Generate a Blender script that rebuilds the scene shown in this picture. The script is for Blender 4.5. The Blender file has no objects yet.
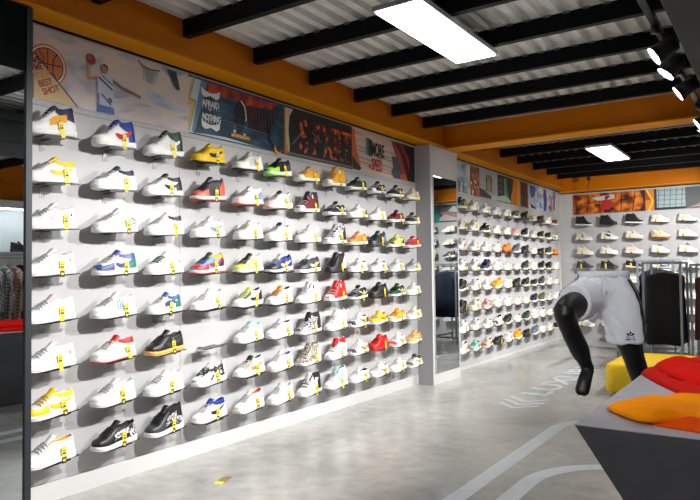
import bpy, bmesh, math, random
from mathutils import Vector, Matrix, noise
random.seed(7)
PI = math.pi
scn = bpy.context.scene
COL = scn.collection

# ------------------------------------------------------------------ camera
CAM = Vector((3.5, 0.0, 1.282))
FPX, YAW, PITCH, ROLL = 648.77, 0.59245, 0.033147, -0.01186
F = Vector((-math.sin(YAW)*math.cos(PITCH), math.cos(YAW)*math.cos(PITCH), math.sin(PITCH)))
R = Vector((math.cos(YAW), math.sin(YAW), 0)); U = R.cross(F)
R2 = R*math.cos(ROLL)+U*math.sin(ROLL); U2 = -R*math.sin(ROLL)+U*math.cos(ROLL)
cd = bpy.data.cameras.new('camera'); cam = bpy.data.objects.new('camera', cd); COL.objects.link(cam)
cd.sensor_width = 36; cd.lens = FPX*36/700; cd.clip_start = 0.05; cd.clip_end = 100
M = Matrix((R2, U2, -F)).transposed().to_4x4(); M.translation = CAM
cam.matrix_world = M
scn.camera = cam

# ------------------------------------------------------------------ materials
MATS = {}
def nt(m):
    m.use_nodes = True
    return m.node_tree, m.node_tree.nodes['Principled BSDF']
def mat(name, col, rough=.5, metal=0, bump=0, bscale=60, var=0, vscale=8, emit=0, spec=None, coat=0):
    if name in MATS: return MATS[name]
    m = bpy.data.materials.new(name); t, b = nt(m)
    c = tuple(col)+(1,)
    b.inputs['Base Color'].default_value = c
    b.inputs['Roughness'].default_value = rough
    b.inputs['Metallic'].default_value = metal
    if spec is not None: b.inputs['Specular IOR Level'].default_value = spec
    if coat: b.inputs['Coat Weight'].default_value = coat
    if emit:
        b.inputs['Emission Color'].default_value = c; b.inputs['Emission Strength'].default_value = emit
    if var or bump:
        tc = t.nodes.new('ShaderNodeTexCoord')
        if var:
            n = t.nodes.new('ShaderNodeTexNoise'); n.inputs['Scale'].default_value = vscale; n.inputs['Detail'].default_value = 4
            t.links.new(tc.outputs['Object'], n.inputs['Vector'])
            r = t.nodes.new('ShaderNodeValToRGB')
            r.color_ramp.elements[0].position = .3; r.color_ramp.elements[1].position = .7
            r.color_ramp.elements[0].color = tuple(max(0, x*(1-var)) for x in col)+(1,)
            r.color_ramp.elements[1].color = tuple(min(1, x*(1+var)) for x in col)+(1,)
            t.links.new(n.outputs['Fac'], r.inputs['Fac']); t.links.new(r.outputs['Color'], b.inputs['Base Color'])
        if bump:
            n = t.nodes.new('ShaderNodeTexNoise'); n.inputs['Scale'].default_value = bscale; n.inputs['Detail'].default_value = 3
            t.links.new(tc.outputs['Object'], n.inputs['Vector'])
            bp = t.nodes.new('ShaderNodeBump'); bp.inputs['Strength'].default_value = bump; bp.inputs['Distance'].default_value = .01
            t.links.new(n.outputs['Fac'], bp.inputs['Height']); t.links.new(bp.outputs['Normal'], b.inputs['Normal'])
    MATS[name] = m
    return m
def ramp_mat(name, cols, scale=3, stretch=(1,1,1), detail=5, rough=.45, dist=0):
    """printed artwork: noise through a colour ramp; cols = [(pos, rgb)...]"""
    if name in MATS: return MATS[name]
    m = bpy.data.materials.new(name); t, b = nt(m)
    tc = t.nodes.new('ShaderNodeTexCoord'); mp = t.nodes.new('ShaderNodeMapping'); mp.inputs['Scale'].default_value = stretch
    n = t.nodes.new('ShaderNodeTexNoise'); n.inputs['Scale'].default_value = scale; n.inputs['Detail'].default_value = detail
    n.inputs['Distortion'].default_value = dist
    r = t.nodes.new('ShaderNodeValToRGB'); el = r.color_ramp.elements
    while len(el) < len(cols): el.new(.5)
    for e, (p, c) in zip(el, cols): e.position = p; e.color = tuple(c)+(1,)
    t.links.new(tc.outputs['Object'], mp.inputs['Vector']); t.links.new(mp.outputs['Vector'], n.inputs['Vector'])
    t.links.new(n.outputs['Fac'], r.inputs['Fac']); t.links.new(r.outputs['Color'], b.inputs['Base Color'])
    b.inputs['Roughness'].default_value = rough
    MATS[name] = m
    return m

# ------------------------------------------------------------------ helpers
def tag(o, label=None, cat=None, group=None, kind=None):
    if label: o['label'] = label
    if cat: o['category'] = cat
    if group: o['group'] = group
    if kind: o['kind'] = kind
    return o
class MB:
    """collects geometry; each face has a material"""
    def __init__(s): s.v = []; s.f = []; s.m = []; s.mats = []; s.smooth = []
    def mi(s, m):
        if m not in s.mats: s.mats.append(m)
        return s.mats.index(m)
    def add(s, vs, fs, m, smooth=False):
        b = len(s.v); s.v += [tuple(v) for v in vs]; k = s.mi(m)
        for f in fs: s.f.append(tuple(b+i for i in f)); s.m.append(k); s.smooth.append(smooth)
    def box(s, x0, x1, y0, y1, z0, z1, m, M=None):
        vs = [Vector((x, y, z)) for x in (x0, x1) for y in (y0, y1) for z in (z0, z1)]
        if M: vs = [M @ v for v in vs]
        s.add(vs, [(0,1,3,2),(4,6,7,5),(0,4,5,1),(2,3,7,6),(0,2,6,4),(1,5,7,3)], m)
    def tube(s, pts, r, m, n=8, cap=True, smooth=True):
        pts = [Vector(p) for p in pts]; rs = r if isinstance(r, (list, tuple)) else [r]*len(pts)
        vs = []; up = Vector((0,0,1))
        for i, p in enumerate(pts):
            d = (pts[min(i+1, len(pts)-1)]-pts[max(i-1, 0)]).normalized()
            a = d.cross(up)
            if a.length < .05: a = d.cross(Vector((1,0,0)))
            a.normalize(); b = d.cross(a).normalized()
            for k in range(n):
                t = 2*PI*k/n
                rr = rs[i] if not isinstance(rs[i], tuple) else None
                ra, rb = (rr, rr) if rr is not None else rs[i]
                vs.append(p+a*math.cos(t)*ra+b*math.sin(t)*rb)
        fs = [(i*n+k, i*n+(k+1) % n, (i+1)*n+(k+1) % n, (i+1)*n+k) for i in range(len(pts)-1) for k in range(n)]
        if cap: fs += [tuple(range(n))[::-1], tuple((len(pts)-1)*n+k for k in range(n))]
        s.add(vs, fs, m, smooth)
    def poly(s, pts, m):   # flat polygon
        s.add(pts, [tuple(range(len(pts)))], m)
    def build(s, name, parent=None, loc=None, bevel=0, seg=2):
        me = bpy.data.meshes.new(name); me.from_pydata(s.v, [], s.f)
        for m in s.mats: me.materials.append(m)
        me.polygons.foreach_set('material_index', s.m); me.polygons.foreach_set('use_smooth', s.smooth)
        bm = bmesh.new(); bm.from_mesh(me); bmesh.ops.recalc_face_normals(bm, faces=bm.faces); bm.to_mesh(me); bm.free()
        me.update()
        o = bpy.data.objects.new(name, me); COL.objects.link(o)
        if parent: o.parent = parent
        if loc: o.location = loc
        if bevel:
            b = o.modifiers.new('bevel', 'BEVEL'); b.width = bevel; b.segments = seg; b.limit_method = 'ANGLE'
        return o
def empty(name, loc, rot=(0,0,0), label=None, cat=None, group=None):
    o = bpy.data.objects.new(name, None); COL.objects.link(o); o.empty_display_size = .05
    o.location = loc; o.rotation_euler = rot
    return tag(o, label, cat, group)
def boxo(name, x0, x1, y0, y1, z0, z1, m, parent=None, bevel=0, kind=None):
    b = MB(); b.box(x0, x1, y0, y1, z0, z1, m); o = b.build(name, parent, bevel=bevel)
    if kind: o['kind'] = kind
    return o
def text_mesh(body, size, depth=0, bold=False):
    cu = bpy.data.curves.new('t', 'FONT'); cu.body = body; cu.size = size; cu.extrude = depth
    if bold: cu.offset = size*.02
    ob = bpy.data.objects.new('t', cu); COL.objects.link(ob)
    dg = bpy.context.evaluated_depsgraph_get(); dg.update()
    me = ob.evaluated_get(dg).to_mesh()
    vs = [v.co.copy() for v in me.vertices]; fs = [tuple(p.vertices) for p in me.polygons]
    ob.evaluated_get(dg).to_mesh_clear(); bpy.data.objects.remove(ob); bpy.data.curves.remove(cu)
    return vs, fs
def lerp(tab, x):
    if x <= tab[0][0]: return tab[0][1]
    for (a, p), (b, q) in zip(tab, tab[1:]):
        if x <= b: return p+(q-p)*(x-a)/(b-a)
    return tab[-1][1]
def sm(a, b, x):
    t = max(0, min(1, (x-a)/(b-a))); return t*t*(3-2*t)

# ------------------------------------------------------------------ basic materials
board = mat('painted_board', (.455,.455,.462), .45, var=.02, vscale=1.5)
boardB = mat('board_white', (.50,.50,.51), .45)
trimw = mat('trim_white', (.60,.60,.60), .4)
boxg = mat('pillar_grey', (.50,.50,.53), .5)
seam = mat('board_seam', (.25,.25,.26), .7)
amber = mat('amber_paint', (.60,.17,.0), .55, spec=.2, var=.06, vscale=2)
amberl = mat('amber_flange_paint', (.74,.28,.0), .6, spec=.15, var=.06, vscale=3)
blackst = mat('black_steel', (.002,.002,.003), .5, spec=.15)
bolt_m = mat('purlin_bolt', (.2,.2,.2), .4, metal=.7)
deck = mat('galvanised_deck', (.80,.79,.76), .45, metal=.1, var=.12, vscale=5)
darkboard = mat('dark_green_board', (.003,.007,.0065), .7, spec=.08)
frame_m = mat('slate_frame', (.014,.021,.027), .5)
duct_m = mat('dark_grey_duct', (.030,.035,.038), .6, var=.08)
blackpl = mat('black_plastic', (.012,.012,.014), .35)
shelfm = mat('black_shelf', (.012,.012,.013), .3)
clearm = mat('bracket_grey', (.50,.50,.51), .3)
mirror_m = mat('mirror_glass', (.72,.76,.77), .0, metal=1)
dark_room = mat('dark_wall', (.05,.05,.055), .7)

# floor: polished concrete
def concrete():
    m = bpy.data.materials.new('polished_concrete'); t, b = nt(m)
    tc = t.nodes.new('ShaderNodeTexCoord')
    n1 = t.nodes.new('ShaderNodeTexNoise'); n1.inputs['Scale'].default_value = 1.1; n1.inputs['Detail'].default_value = 8; n1.inputs['Roughness'].default_value = .62; n1.inputs['Distortion'].default_value = .6
    n2 = t.nodes.new('ShaderNodeTexNoise'); n2.inputs['Scale'].default_value = 9; n2.inputs['Detail'].default_value = 6
    mx = t.nodes.new('ShaderNodeMix'); mx.data_type = 'FLOAT'; mx.inputs[0].default_value = .35
    r = t.nodes.new('ShaderNodeValToRGB')
    r.color_ramp.elements[0].position = .33; r.color_ramp.elements[0].color = (.27,.275,.27,1)
    r.color_ramp.elements[1].position = .66; r.color_ramp.elements[1].color = (.49,.485,.46,1)
    rr = t.nodes.new('ShaderNodeMapRange'); rr.inputs[3].default_value = .12; rr.inputs[4].default_value = .34
    for n in (n1, n2): t.links.new(tc.outputs['Object'], n.inputs['Vector'])
    t.links.new(n1.outputs['Fac'], mx.inputs[2]); t.links.new(n2.outputs['Fac'], mx.inputs[3])
    t.links.new(mx.outputs[0], r.inputs['Fac']); t.links.new(r.outputs['Color'], b.inputs['Base Color'])
    t.links.new(n1.outputs['Fac'], rr.inputs[0]); t.links.new(rr.outputs[0], b.inputs['Roughness'])
    bp = t.nodes.new('ShaderNodeBump'); bp.inputs['Strength'].default_value = .06; bp.inputs['Distance'].default_value = .01
    t.links.new(n2.outputs['Fac'], bp.inputs['Height']); t.links.new(bp.outputs['Normal'], b.inputs['Normal'])
    b.inputs['Specular IOR Level'].default_value = .5
    return m
floor_m = concrete()
line_m = mat('floor_line_paint', (.56,.61,.65), .4, var=.06, vscale=14)

YB = 12.14      # back wall
XR = 7.0        # right wall
YN = -3.0       # wall behind the camera
# ------------------------------------------------------------------ shell
floor = boxo('floor', -.1, XR+.1, YN-.1, YB+.1, -.1, 0, floor_m, kind='structure')
b = MB(); b.box(-.12, 0, YN, 6.56, .112, 2.712, board); wall_left = b.build('wall_left'); wall_left['kind'] = 'structure'
b = MB()
for y in (3.08, 4.22, 5.36): b.box(0, .0012, y-.0015, y+.0015, .112, 2.25, seam)
b.box(0, .0015, 2.0, 6.56, 2.247, 2.251, seam); b.build('board_seam', wall_left)
b = MB(); b.box(-.12, .004, YN, 6.56, 0, .108, trimw); b.box(-.12, .0, YN, 6.56, .108, .112, seam); o = b.build('baseboard_left'); o['kind'] = 'structure'
boxo('wall_left_far', -.12, 0, 6.56, YB, 0, 2.712, boardB, kind='structure')
boxo('baseboard_left_far', 0, .012, 7.28, YB, 0, .03, trimw, kind='structure')
boxo('wall_back', -.12, XR+.1, YB, YB+.12, 0, 2.66, boardB, kind='structure')
boxo('wall_right', XR, XR+.12, YN, YB, 0, 3.2, mat('right_wall', (.42,.42,.43), .6), kind='structure')
boxo('wall_front', -.12, XR+.1, YN-.12, YN, 0, 3.2, dark_room, kind='structure')
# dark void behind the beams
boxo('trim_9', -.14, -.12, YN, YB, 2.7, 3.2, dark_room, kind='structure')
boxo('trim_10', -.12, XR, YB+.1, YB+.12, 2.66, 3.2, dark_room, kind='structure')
boxo('trim_11', 0, .05, 12.02-.0, YB, 0, 2.70, trimw, kind='structure')
boxo('trim_12', .0, .27, YB-.012, YB, 0, 2.66, trimw, kind='structure')

# corrugated deck, ribs running along Y
b = MB(); p = .13; prof = []
x = .02
while x < XR: prof += [(x, 3.005), (x+.055, 3.005), (x+.07, 3.04), (x+.115, 3.04)]; x += p
vs = [(x, y, z) for y in (YN, YB) for x, z in prof]; n = len(prof)
vs += [(x, y, z+.03) for y in (YN, YB) for x, z in prof]
fs = [(i, i+1, n+i+1, n+i) for i in range(n-1)]+[(2*n+i, 3*n+i, 3*n+i+1, 2*n+i+1) for i in range(n-1)]
b.add(vs, fs, deck); o = b.build('ceiling'); o['kind'] = 'structure'
# purlins
tn = 20
ys = [-2.6+.697*k for k in range(0)]
PY = [2.982+.697*k for k in range(-8, 6)] + [7.45, 8.13, 8.83, 9.54, 10.27, 11.0, 11.62]
for i, y in enumerate(PY):
    if y < YN: continue
    b = MB()
    b.box(.15, XR, y, y+.055, 2.885, 2.9, blackst); b.box(.15, XR, y+.04, y+.055, 2.9, 2.99, blackst)
    b.box(.15, XR, y, y+.055, 2.99, 3.003, blackst); b.box(.15, .165, y, y+.055, 2.9, 2.99, blackst); b.box(.15, XR, y, y+.006, 2.9, 2.99, blackst)
    x = .22
    while x < XR-.05: b.box(x, x+.045, y-.012, y, 2.992, 3.006, bolt_m); x += .13
    o = b.build('trim_%d' % tn); o['kind'] = 'structure'; tn += 1
# amber I-beams
def ibeam_y(name, x0, x1, y0, y1, zb, zt, webx):
    b = MB(); b.box(x0, x1, y0, y1, zb, zb+.014, amberl); b.box(webx-.006, webx+.006, y0, y1, zb+.014, zt, amber); b.box(x0, x1-.06, y0, y1, zt, zt+.012, amber)
    o = b.build(name); o['kind'] = 'structure'
def ibeam_x(name, y0, y1, x0, x1, zb, zt, weby):
    b = MB(); b.box(x0, x1, y0, y1, zb, zb+.014, amberl); b.box(x0, x1, weby-.006, weby+.006, zb+.014, zt, amber)
    o = b.build(name); o['kind'] = 'structure'
ibeam_y('trim_1', .02, .2, YN, YB-.02, 2.72, 3.0, .11)
ibeam_y('trim_2', XR-.2, XR-.02, YN, YB-.02, 2.72, 3.0, XR-.11)
ibeam_x('trim_3', 6.95, 7.24, .11, XR-.1, 2.714, 3.0, 7.06)
ibeam_x('trim_4', 11.86, 12.04, .11, XR-.1, 2.665, 3.0, 11.92)
ibeam_x('trim_5', -.2, .05, .11, XR-.1, 2.714, 3.0, -.05)

# protruding pier with mirror
pier = boxo('wall_pier', 0, .184, 6.558, 7.28, 0, 2.712, boxg, kind='structure')
b = MB(); b.box(.184, .19, 6.558, 7.28, 2.36, 2.70, trimw); b.box(.184, .19, 6.558, 7.28, 0, .12, trimw)
b.box(.184, .19, 6.558, 6.61, .12, 2.36, trimw); b.box(.184, .19, 7.245, 7.28, .12, 2.36, trimw); b.build('pier_facing', pier)
m2 = empty('wall_mirror', (.19, 6.93, .12), label='narrow tall mirror set in the pier between the two shoe walls', cat='mirror')
b = MB(); b.box(0, .006, -.32, .315, 0, 2.24, mirror_m); b.build('glass', m2)
b = MB(); b.box(0, .01, -.326, -.318, 0, 2.24, trimw); b.box(0, .01, .312, .32, 0, 2.24, trimw); b.build('frame', m2)
# near mirror: a protruding mirror cabinet
m1 = empty('wall_mirror', (0, 1.9, 0), label='large mirror in a slate frame at the left edge beside the shoe wall', cat='mirror')
b = MB(); b.box(.002, .172, -1.5, .0, 0, 2.712, mat('mirror_box', (.30,.31,.32), .5)); b.build('backing_box', m1)
b = MB(); b.box(.172, .178, -1.47, -.024, .02, 2.365, mirror_m); b.build('glass', m1)
b = MB(); b.box(.172, .19, -.028, .005, 0, 2.712, frame_m); b.box(.172, .19, -1.505, -1.47, 0, 2.712, frame_m); b.box(.172, .19, -1.47, -.028, 0, .02, frame_m); b.build('frame', m1)
b = MB(); b.box(.172, .182, -1.47, -.028, 2.365, 2.712, darkboard); tag(b.build('header_panel', m1), 'black-green panel above the glass')

# ceiling duct / soffit
b = MB(); b.box(3.03, 3.8, YN, YB-.3, 2.56, 2.87, duct_m)
tag(b.build('ventilation_duct', bevel=.006), 'dark grey rectangular duct running along the ceiling at top right', 'duct')

# ------------------------------------------------------------------ ceiling lights
panel_e = mat('led_panel', (1,.99,.97), .5, emit=5.2)
alu = mat('aluminium', (.6,.62,.64), .35, metal=.6)
def ceiling_light(x, y, label, L=1.16, W=.30):
    t = empty('ceiling_light', (x, y, 2.83), label=label, cat='light', group='led ceiling panels')
    b = MB(); w, l = W/2, L/2
    b.box(-w-.015, w+.015, -l-.015, l+.015, .008, .04, alu); b.build('housing', t)
    b = MB(); b.box(-w, w, -l, l, 0, .008, panel_e); b.build('diffuser', t)
    b = MB()
    for sx in (-w+.03, w-.03):
        for sy in (-l+.1, l-.1): b.tube([(sx, sy, .04), (sx, sy, .06)], .003, alu, 6)
    b.build('suspension', t)
ceiling_light(1.64, 3.87, 'long bright rectangular led panel hanging below the near ceiling bay')
ceiling_light(1.53, 9.25, 'small bright led panel in the far ceiling bay beyond the amber beam')
ceiling_light(4.12, 4.1, 'led panel over the right side of the shop, seen in the left mirror')
ceiling_light(4.45, 9.25, 'led panel in the far bay on the right, outside the view')
ceiling_light(1.64, -1.3, 'led panel behind the viewpoint near the shoe wall')
ceiling_light(4.45, -1.3, 'led panel behind the viewpoint on the right')

# track + spotlights
b = MB(); b.box(2.86, 2.9, YN+.3, YB-.6, 2.74, 2.775, blackpl)
for y in (-2, 0, 2, 4, 6, 8, 10, 11): b.tube([(2.88, y, 2.775), (2.88, y, 2.885)], .006, blackpl, 6)
tag(b.build('lighting_track'), 'black lighting track hanging below the ceiling along the duct', 'lighting track')
lens_e = mat('spot_lens', (1,1,1), .5, emit=30)
def spot(y, target, power, label, size=60, light=True, x=2.88, z=2.56):
    pos = Vector((x, y, z)); d = (Vector(target)-pos).normalized()
    q = d.to_track_quat('-Z', 'Y')
    t = empty('track_spotlight', pos, q.to_euler(), label, 'spotlight', 'black spotlights on the track')
    b = MB(); b.tube([(0,0,.13), (0,0,.125), (0,0,0)], [.042,.050,.058], blackpl, 20); b.tube([(0,0,.02),(0,0,-.012)], .060, blackpl, 20, cap=False); b.build('lamp_housing', t)
    b = MB(); n = 24
    b.add([(.056*math.cos(2*PI*k/n), .056*math.sin(2*PI*k/n), -.006) for k in range(n)]+[(.056*math.cos(2*PI*k/n), .056*math.sin(2*PI*k/n), -.001) for k in range(n)],
          [tuple(range(n)), tuple(range(n, 2*n))]+[(k, (k+1) % n, n+(k+1) % n, n+k) for k in range(n)], lens_e)
    b.build('lens', t)
    b = MB(); Mi = q.to_matrix().inverted()
    up = Mi @ Vector((0, 0, 2.745-z)); c = Vector((0,0,.09))
    b.tube([c, c+(up-c)*.5, up], .011, blackpl, 8)
    e = Mi @ Vector((0,0,1)); b.tube([up-e*.05, up], .025, blackpl, 10); b.build('stem', t)
    if light:
        ld = bpy.data.lights.new('spot_bulb', 'SPOT'); ld.energy = power; ld.spot_size = math.radians(size*1.0); ld.spot_blend = .8; ld.shadow_soft_size = .018
        ld.color = (1, .975, .94)
        lo = bpy.data.objects.new('spot_bulb', ld); COL.objects.link(lo); lo.parent = t; lo.location = (0,0,-.02)
PW = 235
SP = [(1.3,.7,.6,.5,60),(2.72,2.05,.62,1.05,66),(4.24,3.45,.62,1.05,66),(4.67,3.9,-.9,.12,60),(5.26,4.75,.62,1.0,64),(6.51,6.0,.65,1,64)]
for i, (y, ty, tz, on, ang) in enumerate(SP):
    spot(y, (0, ty, tz), PW*on, 'black spotlight aimed at the near shoe wall, %s along the ceiling track' % ['first','second','third','fourth','fifth','sixth'][i], ang)
for i, (y, ty, tz) in enumerate([(6.94,6.9,-1.2),(8.5,7.9,.5),(9.9,9.3,.5),(11.3,10.8,.5)]):
    spot(y, (0, ty, tz), PW*(.15,1.0,.95,.8)[i], 'black spotlight aimed at the far shoe wall, %s along the ceiling track' % ['seventh','eighth','ninth','tenth'][i], 66)
spot(9.3, (.9, YB, 1.1), 130, 'black spotlight aimed at the back wall, between the eighth and ninth on the track', 84)
spot(9.6, (2.3, YB, 1.1), 110, 'black spotlight aimed at the back wall, just before the ninth on the track', 84)

spot(.4, (2.6, 4.0, .9), 120, 'added fill spotlight aimed at the mannequin, just ahead of the viewpoint', 40)  # extra spot, added to brighten the mannequin and shorts
spot(-.3, (3.15, 3.0, .7), 70, 'added fill spotlight aimed at the grey table, behind the viewpoint', 44)  # fill lamp added out of view to lift the table top
spot(8.1, (2.3, 7.2, .2), 60, 'added fill spotlight aimed down at the yellow ottoman', 50)  # added out of view because the ottoman lacked light
# ------------------------------------------------------------------ printed banners
def C3(h):
    h = h.lstrip('#'); v = [int(h[i:i+2], 16)/255 for i in (0,2,4)]
    return tuple(((x+.055)/1.055)**2.4 if x > .04045 else x/12.92 for x in v)
def flat(h, rough=.45): return mat('print_'+h, C3(h), rough)
class Art:
    """layered print on a board; (u, v) metres on the board plane; place(u,v,d) -> world-ish local point"""
    def __init__(s, place): s.b = MB(); s.pl = place; s.k = 0
    def lay(s, pts, m):
        s.k += 1; d = .004+.00022*s.k
        s.b.add([s.pl(u, v, d) for u, v in pts], [tuple(range(len(pts)))], m if not isinstance(m, str) else flat(m))
    def rect(s, u0, u1, v0, v1, m): s.lay([(u0,v0),(u1,v0),(u1,v1),(u0,v1)], m)
    def disc(s, u, v, r, m, n=24, ry=None): s.lay([(u+r*math.cos(2*PI*k/n), v+(ry or r)*math.sin(2*PI*k/n)) for k in range(n)], m)
    def line(s, pts, w, m):
        for (a, c), (e, g) in zip(pts, pts[1:]):
            L = math.hypot(e-a, g-c) or 1; nx, ny = -(g-c)/L*w/2, (e-a)/L*w/2
            s.lay([(a+nx, c+ny), (e+nx, g+ny), (e-nx, g-ny), (a-nx, c-ny)], m)
    def text(s, body, u, v, size, m, rot=0, sx=1, bold=True):
        vs, fs = text_mesh(body, size, bold=bold); s.k += 1; d = .004+.00022*s.k
        c, n = math.cos(rot), math.sin(rot)
        for q, w in enumerate((0, .035*size) if size > .04 else (0,)):
            s.b.add([s.pl(u+w+p.x*sx*c-p.y*n, v+p.x*sx*n+p.y*c, d+.00008*q) for p in vs], fs, m if not isinstance(m, str) else flat(m))
    def slab(s, u0, u1, v0, v1, m):
        vs = [s.pl(u, v, d) for u in (u0, u1) for v in (v0, v1) for d in (.0005, .004)]
        s.b.add(vs, [(0,1,3,2),(4,6,7,5),(0,4,5,1),(2,3,7,6),(0,2,6,4),(1,5,7,3)], m)
    def build(s, name, label, cat='poster', group=None): return tag(s.b.build(name), label, cat, group)
PA = lambda u, v, d: (d, u, v)            # left wall: u = y, v = z
PC = lambda u, v, d: (u, YB-.012-d, v) # back wall: u = x
sky = ramp_mat('print_sky', [(.3, C3('8f93ad')), (.45, C3('c9bfc4')), (.55, C3('d9c7b4')), (.66, C3('b9c3cf')), (.8, C3('7f97b4'))], 2.6, (1, 1, 2.6), 5, dist=1)
night = ramp_mat('print_night', [(.3, C3('0d1f30')), (.5, C3('1d3c54')), (.7, C3('39617a'))], 5, (1, 1, 3))
redp = ramp_mat('print_red', [(.35, C3('2c0c0a')), (.5, C3('8f2413')), (.62, C3('c23a1a'))], 9, (1, 1, .5))
autumn = ramp_mat('print_autumn', [(.33, C3('2a1108')), (.45, C3('8f3c0c')), (.55, C3('d06c14')), (.68, C3('e8962a'))], 7, (1,1,1.4), 7)
graf = ramp_mat('print_graffiti', [(.42, C3('1a0d06')), (.5, C3('b8400f')), (.6, C3('e06a22'))], 22, (1,1,1), 3)
sand = ramp_mat('print_sand', [(.35, C3('b9998a')), (.5, C3('d8c5b4')), (.65, C3('c9b7ac'))], 3, (1, .3, 6))
bluew = ramp_mat('print_bluewhite', [(.35, C3('6f8fb0')), (.5, C3('b9cad8')), (.65, C3('dfe4e8'))], 4, (1,1,1.5))
Z0, Z1 = 2.285, 2.685
# --- A1: basketball
a = Art(PA); a.slab(2.016, 3.16, Z0-.005, 2.7, sky)
cb = (2.10, 2.49)
a.disc(*cb, .125, 'd8b49c'); a.disc(*cb, .118, 'a8322a'); a.disc(*cb, .112, 'e6d0bc'); a.disc(*cb, .1, '2a1710'); a.disc(*cb, .094, 'cf6a22')
for pts in ([(2.0,2.49),(2.19,2.50)], [(2.10,2.39),(2.10,2.59)], [(2.04,2.57),(2.075,2.53),(2.08,2.46),(2.05,2.41)], [(2.16,2.57),(2.135,2.53),(2.13,2.46),(2.155,2.41)]): a.line(pts, .006, '2a1710')
a.lay([(2.017, Z0), (2.285, Z0), (2.017, 2.535)], 'cdb17c'); a.line([(2.29, Z0), (2.017, 2.545)], .008, '3c2a1a')
for t, u, v, c in (('VE', 2.018, 2.475, '2a1c14'), ('ME', 2.026, 2.438, 'a8281c'), ('YOUR', 2.02, 2.385, 'd88a34'), ('BEST', 2.05, 2.35, 'a8281c'), ('SHOT', 2.075, 2.31, 'a8281c')):
    a.text(t, u, v, .052, c, rot=.42, sx=.8)
a.disc(2.377, 2.597, .034, '8c1f22', ry=.034); a.disc(2.37, 2.607, .014, 'b8423c')
skin, skd = 'c98f6c', '8f5c44'
a.line([(2.43,2.495),(2.365,2.475),(2.36,2.535),(2.372,2.565)], .022, skin)
a.line([(2.52,2.505),(2.6,2.47),(2.68,2.455),(2.745,2.44)], .02, skd)
a.lay([(2.42,2.515),(2.46,2.525),(2.5,2.525),(2.53,2.51),(2.54,2.42),(2.535,2.33),(2.42,2.33),(2.425,2.42)], 'c3c9dc')
a.line([(2.43,2.5),(2.53,2.44)], .012, '2a3566'); a.line([(2.45,2.515),(2.535,2.47)], .007, '2a3566'); a.line([(2.43,2.40),(2.43,2.33)], .012, '6a78b4'); a.disc(2.51, 2.37, .018, '6a5a6c'); a.line([(2.45,2.4),(2.52,2.34)], .01, '4a3f5c')
a.lay([(2.425,2.33),(2.535,2.33),(2.545,2.287),(2.42,2.287)], '3c5ea4')
a.disc(2.47, 2.56, .024, 'b4785a', ry=.03); a.lay([(2.452,2.575),(2.47,2.592),(2.492,2.585),(2.497,2.555),(2.488,2.56),(2.48,2.578)], '2a1c18')
a.line([(2.72,2.69),(2.76,2.655),(2.83,2.645),(2.9,2.655)], .008, '2a3444')
for k in range(6):
    a.line([(2.765+.024*k,2.648),(2.80+.01*k,2.55)], .003, '44546c'); a.line([(2.765+.024*k,2.648),(2.82+.012*(k-3)-.02,2.56)], .003, '5c6c84')
a.lay([(2.96,2.685),(3.04,2.685),(3.075,2.56),(3.04,2.56)], '16323c')
a.build('printed_banner', 'basketball player poster with orange ball graphic, leftmost banner above the near shoe wall', group='banners above the near shoe wall')
# --- A2: night skating
a = Art(PA); a.slab(3.16, 4.225, Z0-.005, 2.7, night)
a.lay([(3.16,Z0),(3.16,2.685),(3.3,2.685),(3.2,Z0)], 'b9c6cf'); a.lay([(3.28,2.685),(3.34,2.685),(3.22,2.3),(3.19,2.3)], '5c7c94')
bolt = [(3.2,2.69),(3.215,2.69),(3.17,2.53),(3.225,2.52),(3.165,Z0),(3.16,Z0),(3.19,2.49),(3.16,2.49),(3.16,2.54)]
a.lay([(3.205,2.69),(3.225,2.69),(3.175,2.535),(3.235,2.525),(3.165,2.285),(3.16,2.33),(3.195,2.49),(3.16,2.49),(3.16,2.54)], '4ca08c')
a.lay([(3.195,2.69),(3.213,2.69),(3.165,2.525),(3.222,2.515),(3.161,2.3),(3.16,2.36),(3.185,2.485),(3.16,2.48),(3.16,2.55)], 'e2a63c')
a.lay([(3.34,2.685),(4.13,2.685),(4.05,2.62),(3.96,2.64),(3.9,2.56),(3.8,2.6),(3.7,2.58),(3.6,2.62),(3.52,2.6),(3.44,2.63),(3.36,2.6)], redp)
a.lay([(3.75,2.6),(4.05,2.62),(4.12,2.45),(3.95,2.40),(3.78,2.42)], ramp_mat('print_maroon', [(.4, C3('170b0d')), (.6, C3('4a1512'))], 12))
for k in range(9): a.line([(3.78+.035*k, 2.43),(3.78+.035*k, 2.58)], .005, '150b0d')
a.lay([(3.64,2.6),(3.7,2.62),(3.74,2.52),(3.72,2.40),(3.66,2.36),(3.62,2.45)], '0a0f14')
a.line([(3.69,2.62),(3.735,2.58),(3.75,2.5),(3.745,2.47)], .012, 'dfe0dc'); a.disc(3.62, 2.37, .014, 'b9c0c4'); a.disc(3.73, 2.36, .014, 'b9c0c4')
a.line([(3.3,2.44),(4.2,2.40)], .004, '6a8494'); a.line([(3.3,2.42),(4.2,2.37)], .003, '4a6474')
def winged(a, u, v, w, h, c):
    a.lay([(u-w/2,v+h*.55),(u-w*.3,v+h*.25),(u,v+h*.1),(u+w*.3,v+h*.25),(u+w/2,v+h*.55),(u+w*.46,v-h*.2),(u+w*.3,v-h*.45),(u,v-h*.2),(u-w*.3,v-h*.45),(u-w*.46,v-h*.2)], c)
winged(a, 3.37, 2.60, .19, .07, 'd9dde0'); a.text('AFRAID', 3.285, 2.505, .066, 'd9dde0', sx=.75); a.text('OF', 3.35, 2.475, .026, 'd9dde0', sx=.8); a.text('NOTHING', 3.285, 2.405, .064, 'd9dde0', sx=.62); winged(a, 3.37, 2.365, .19, .07, 'd9dde0')
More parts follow.
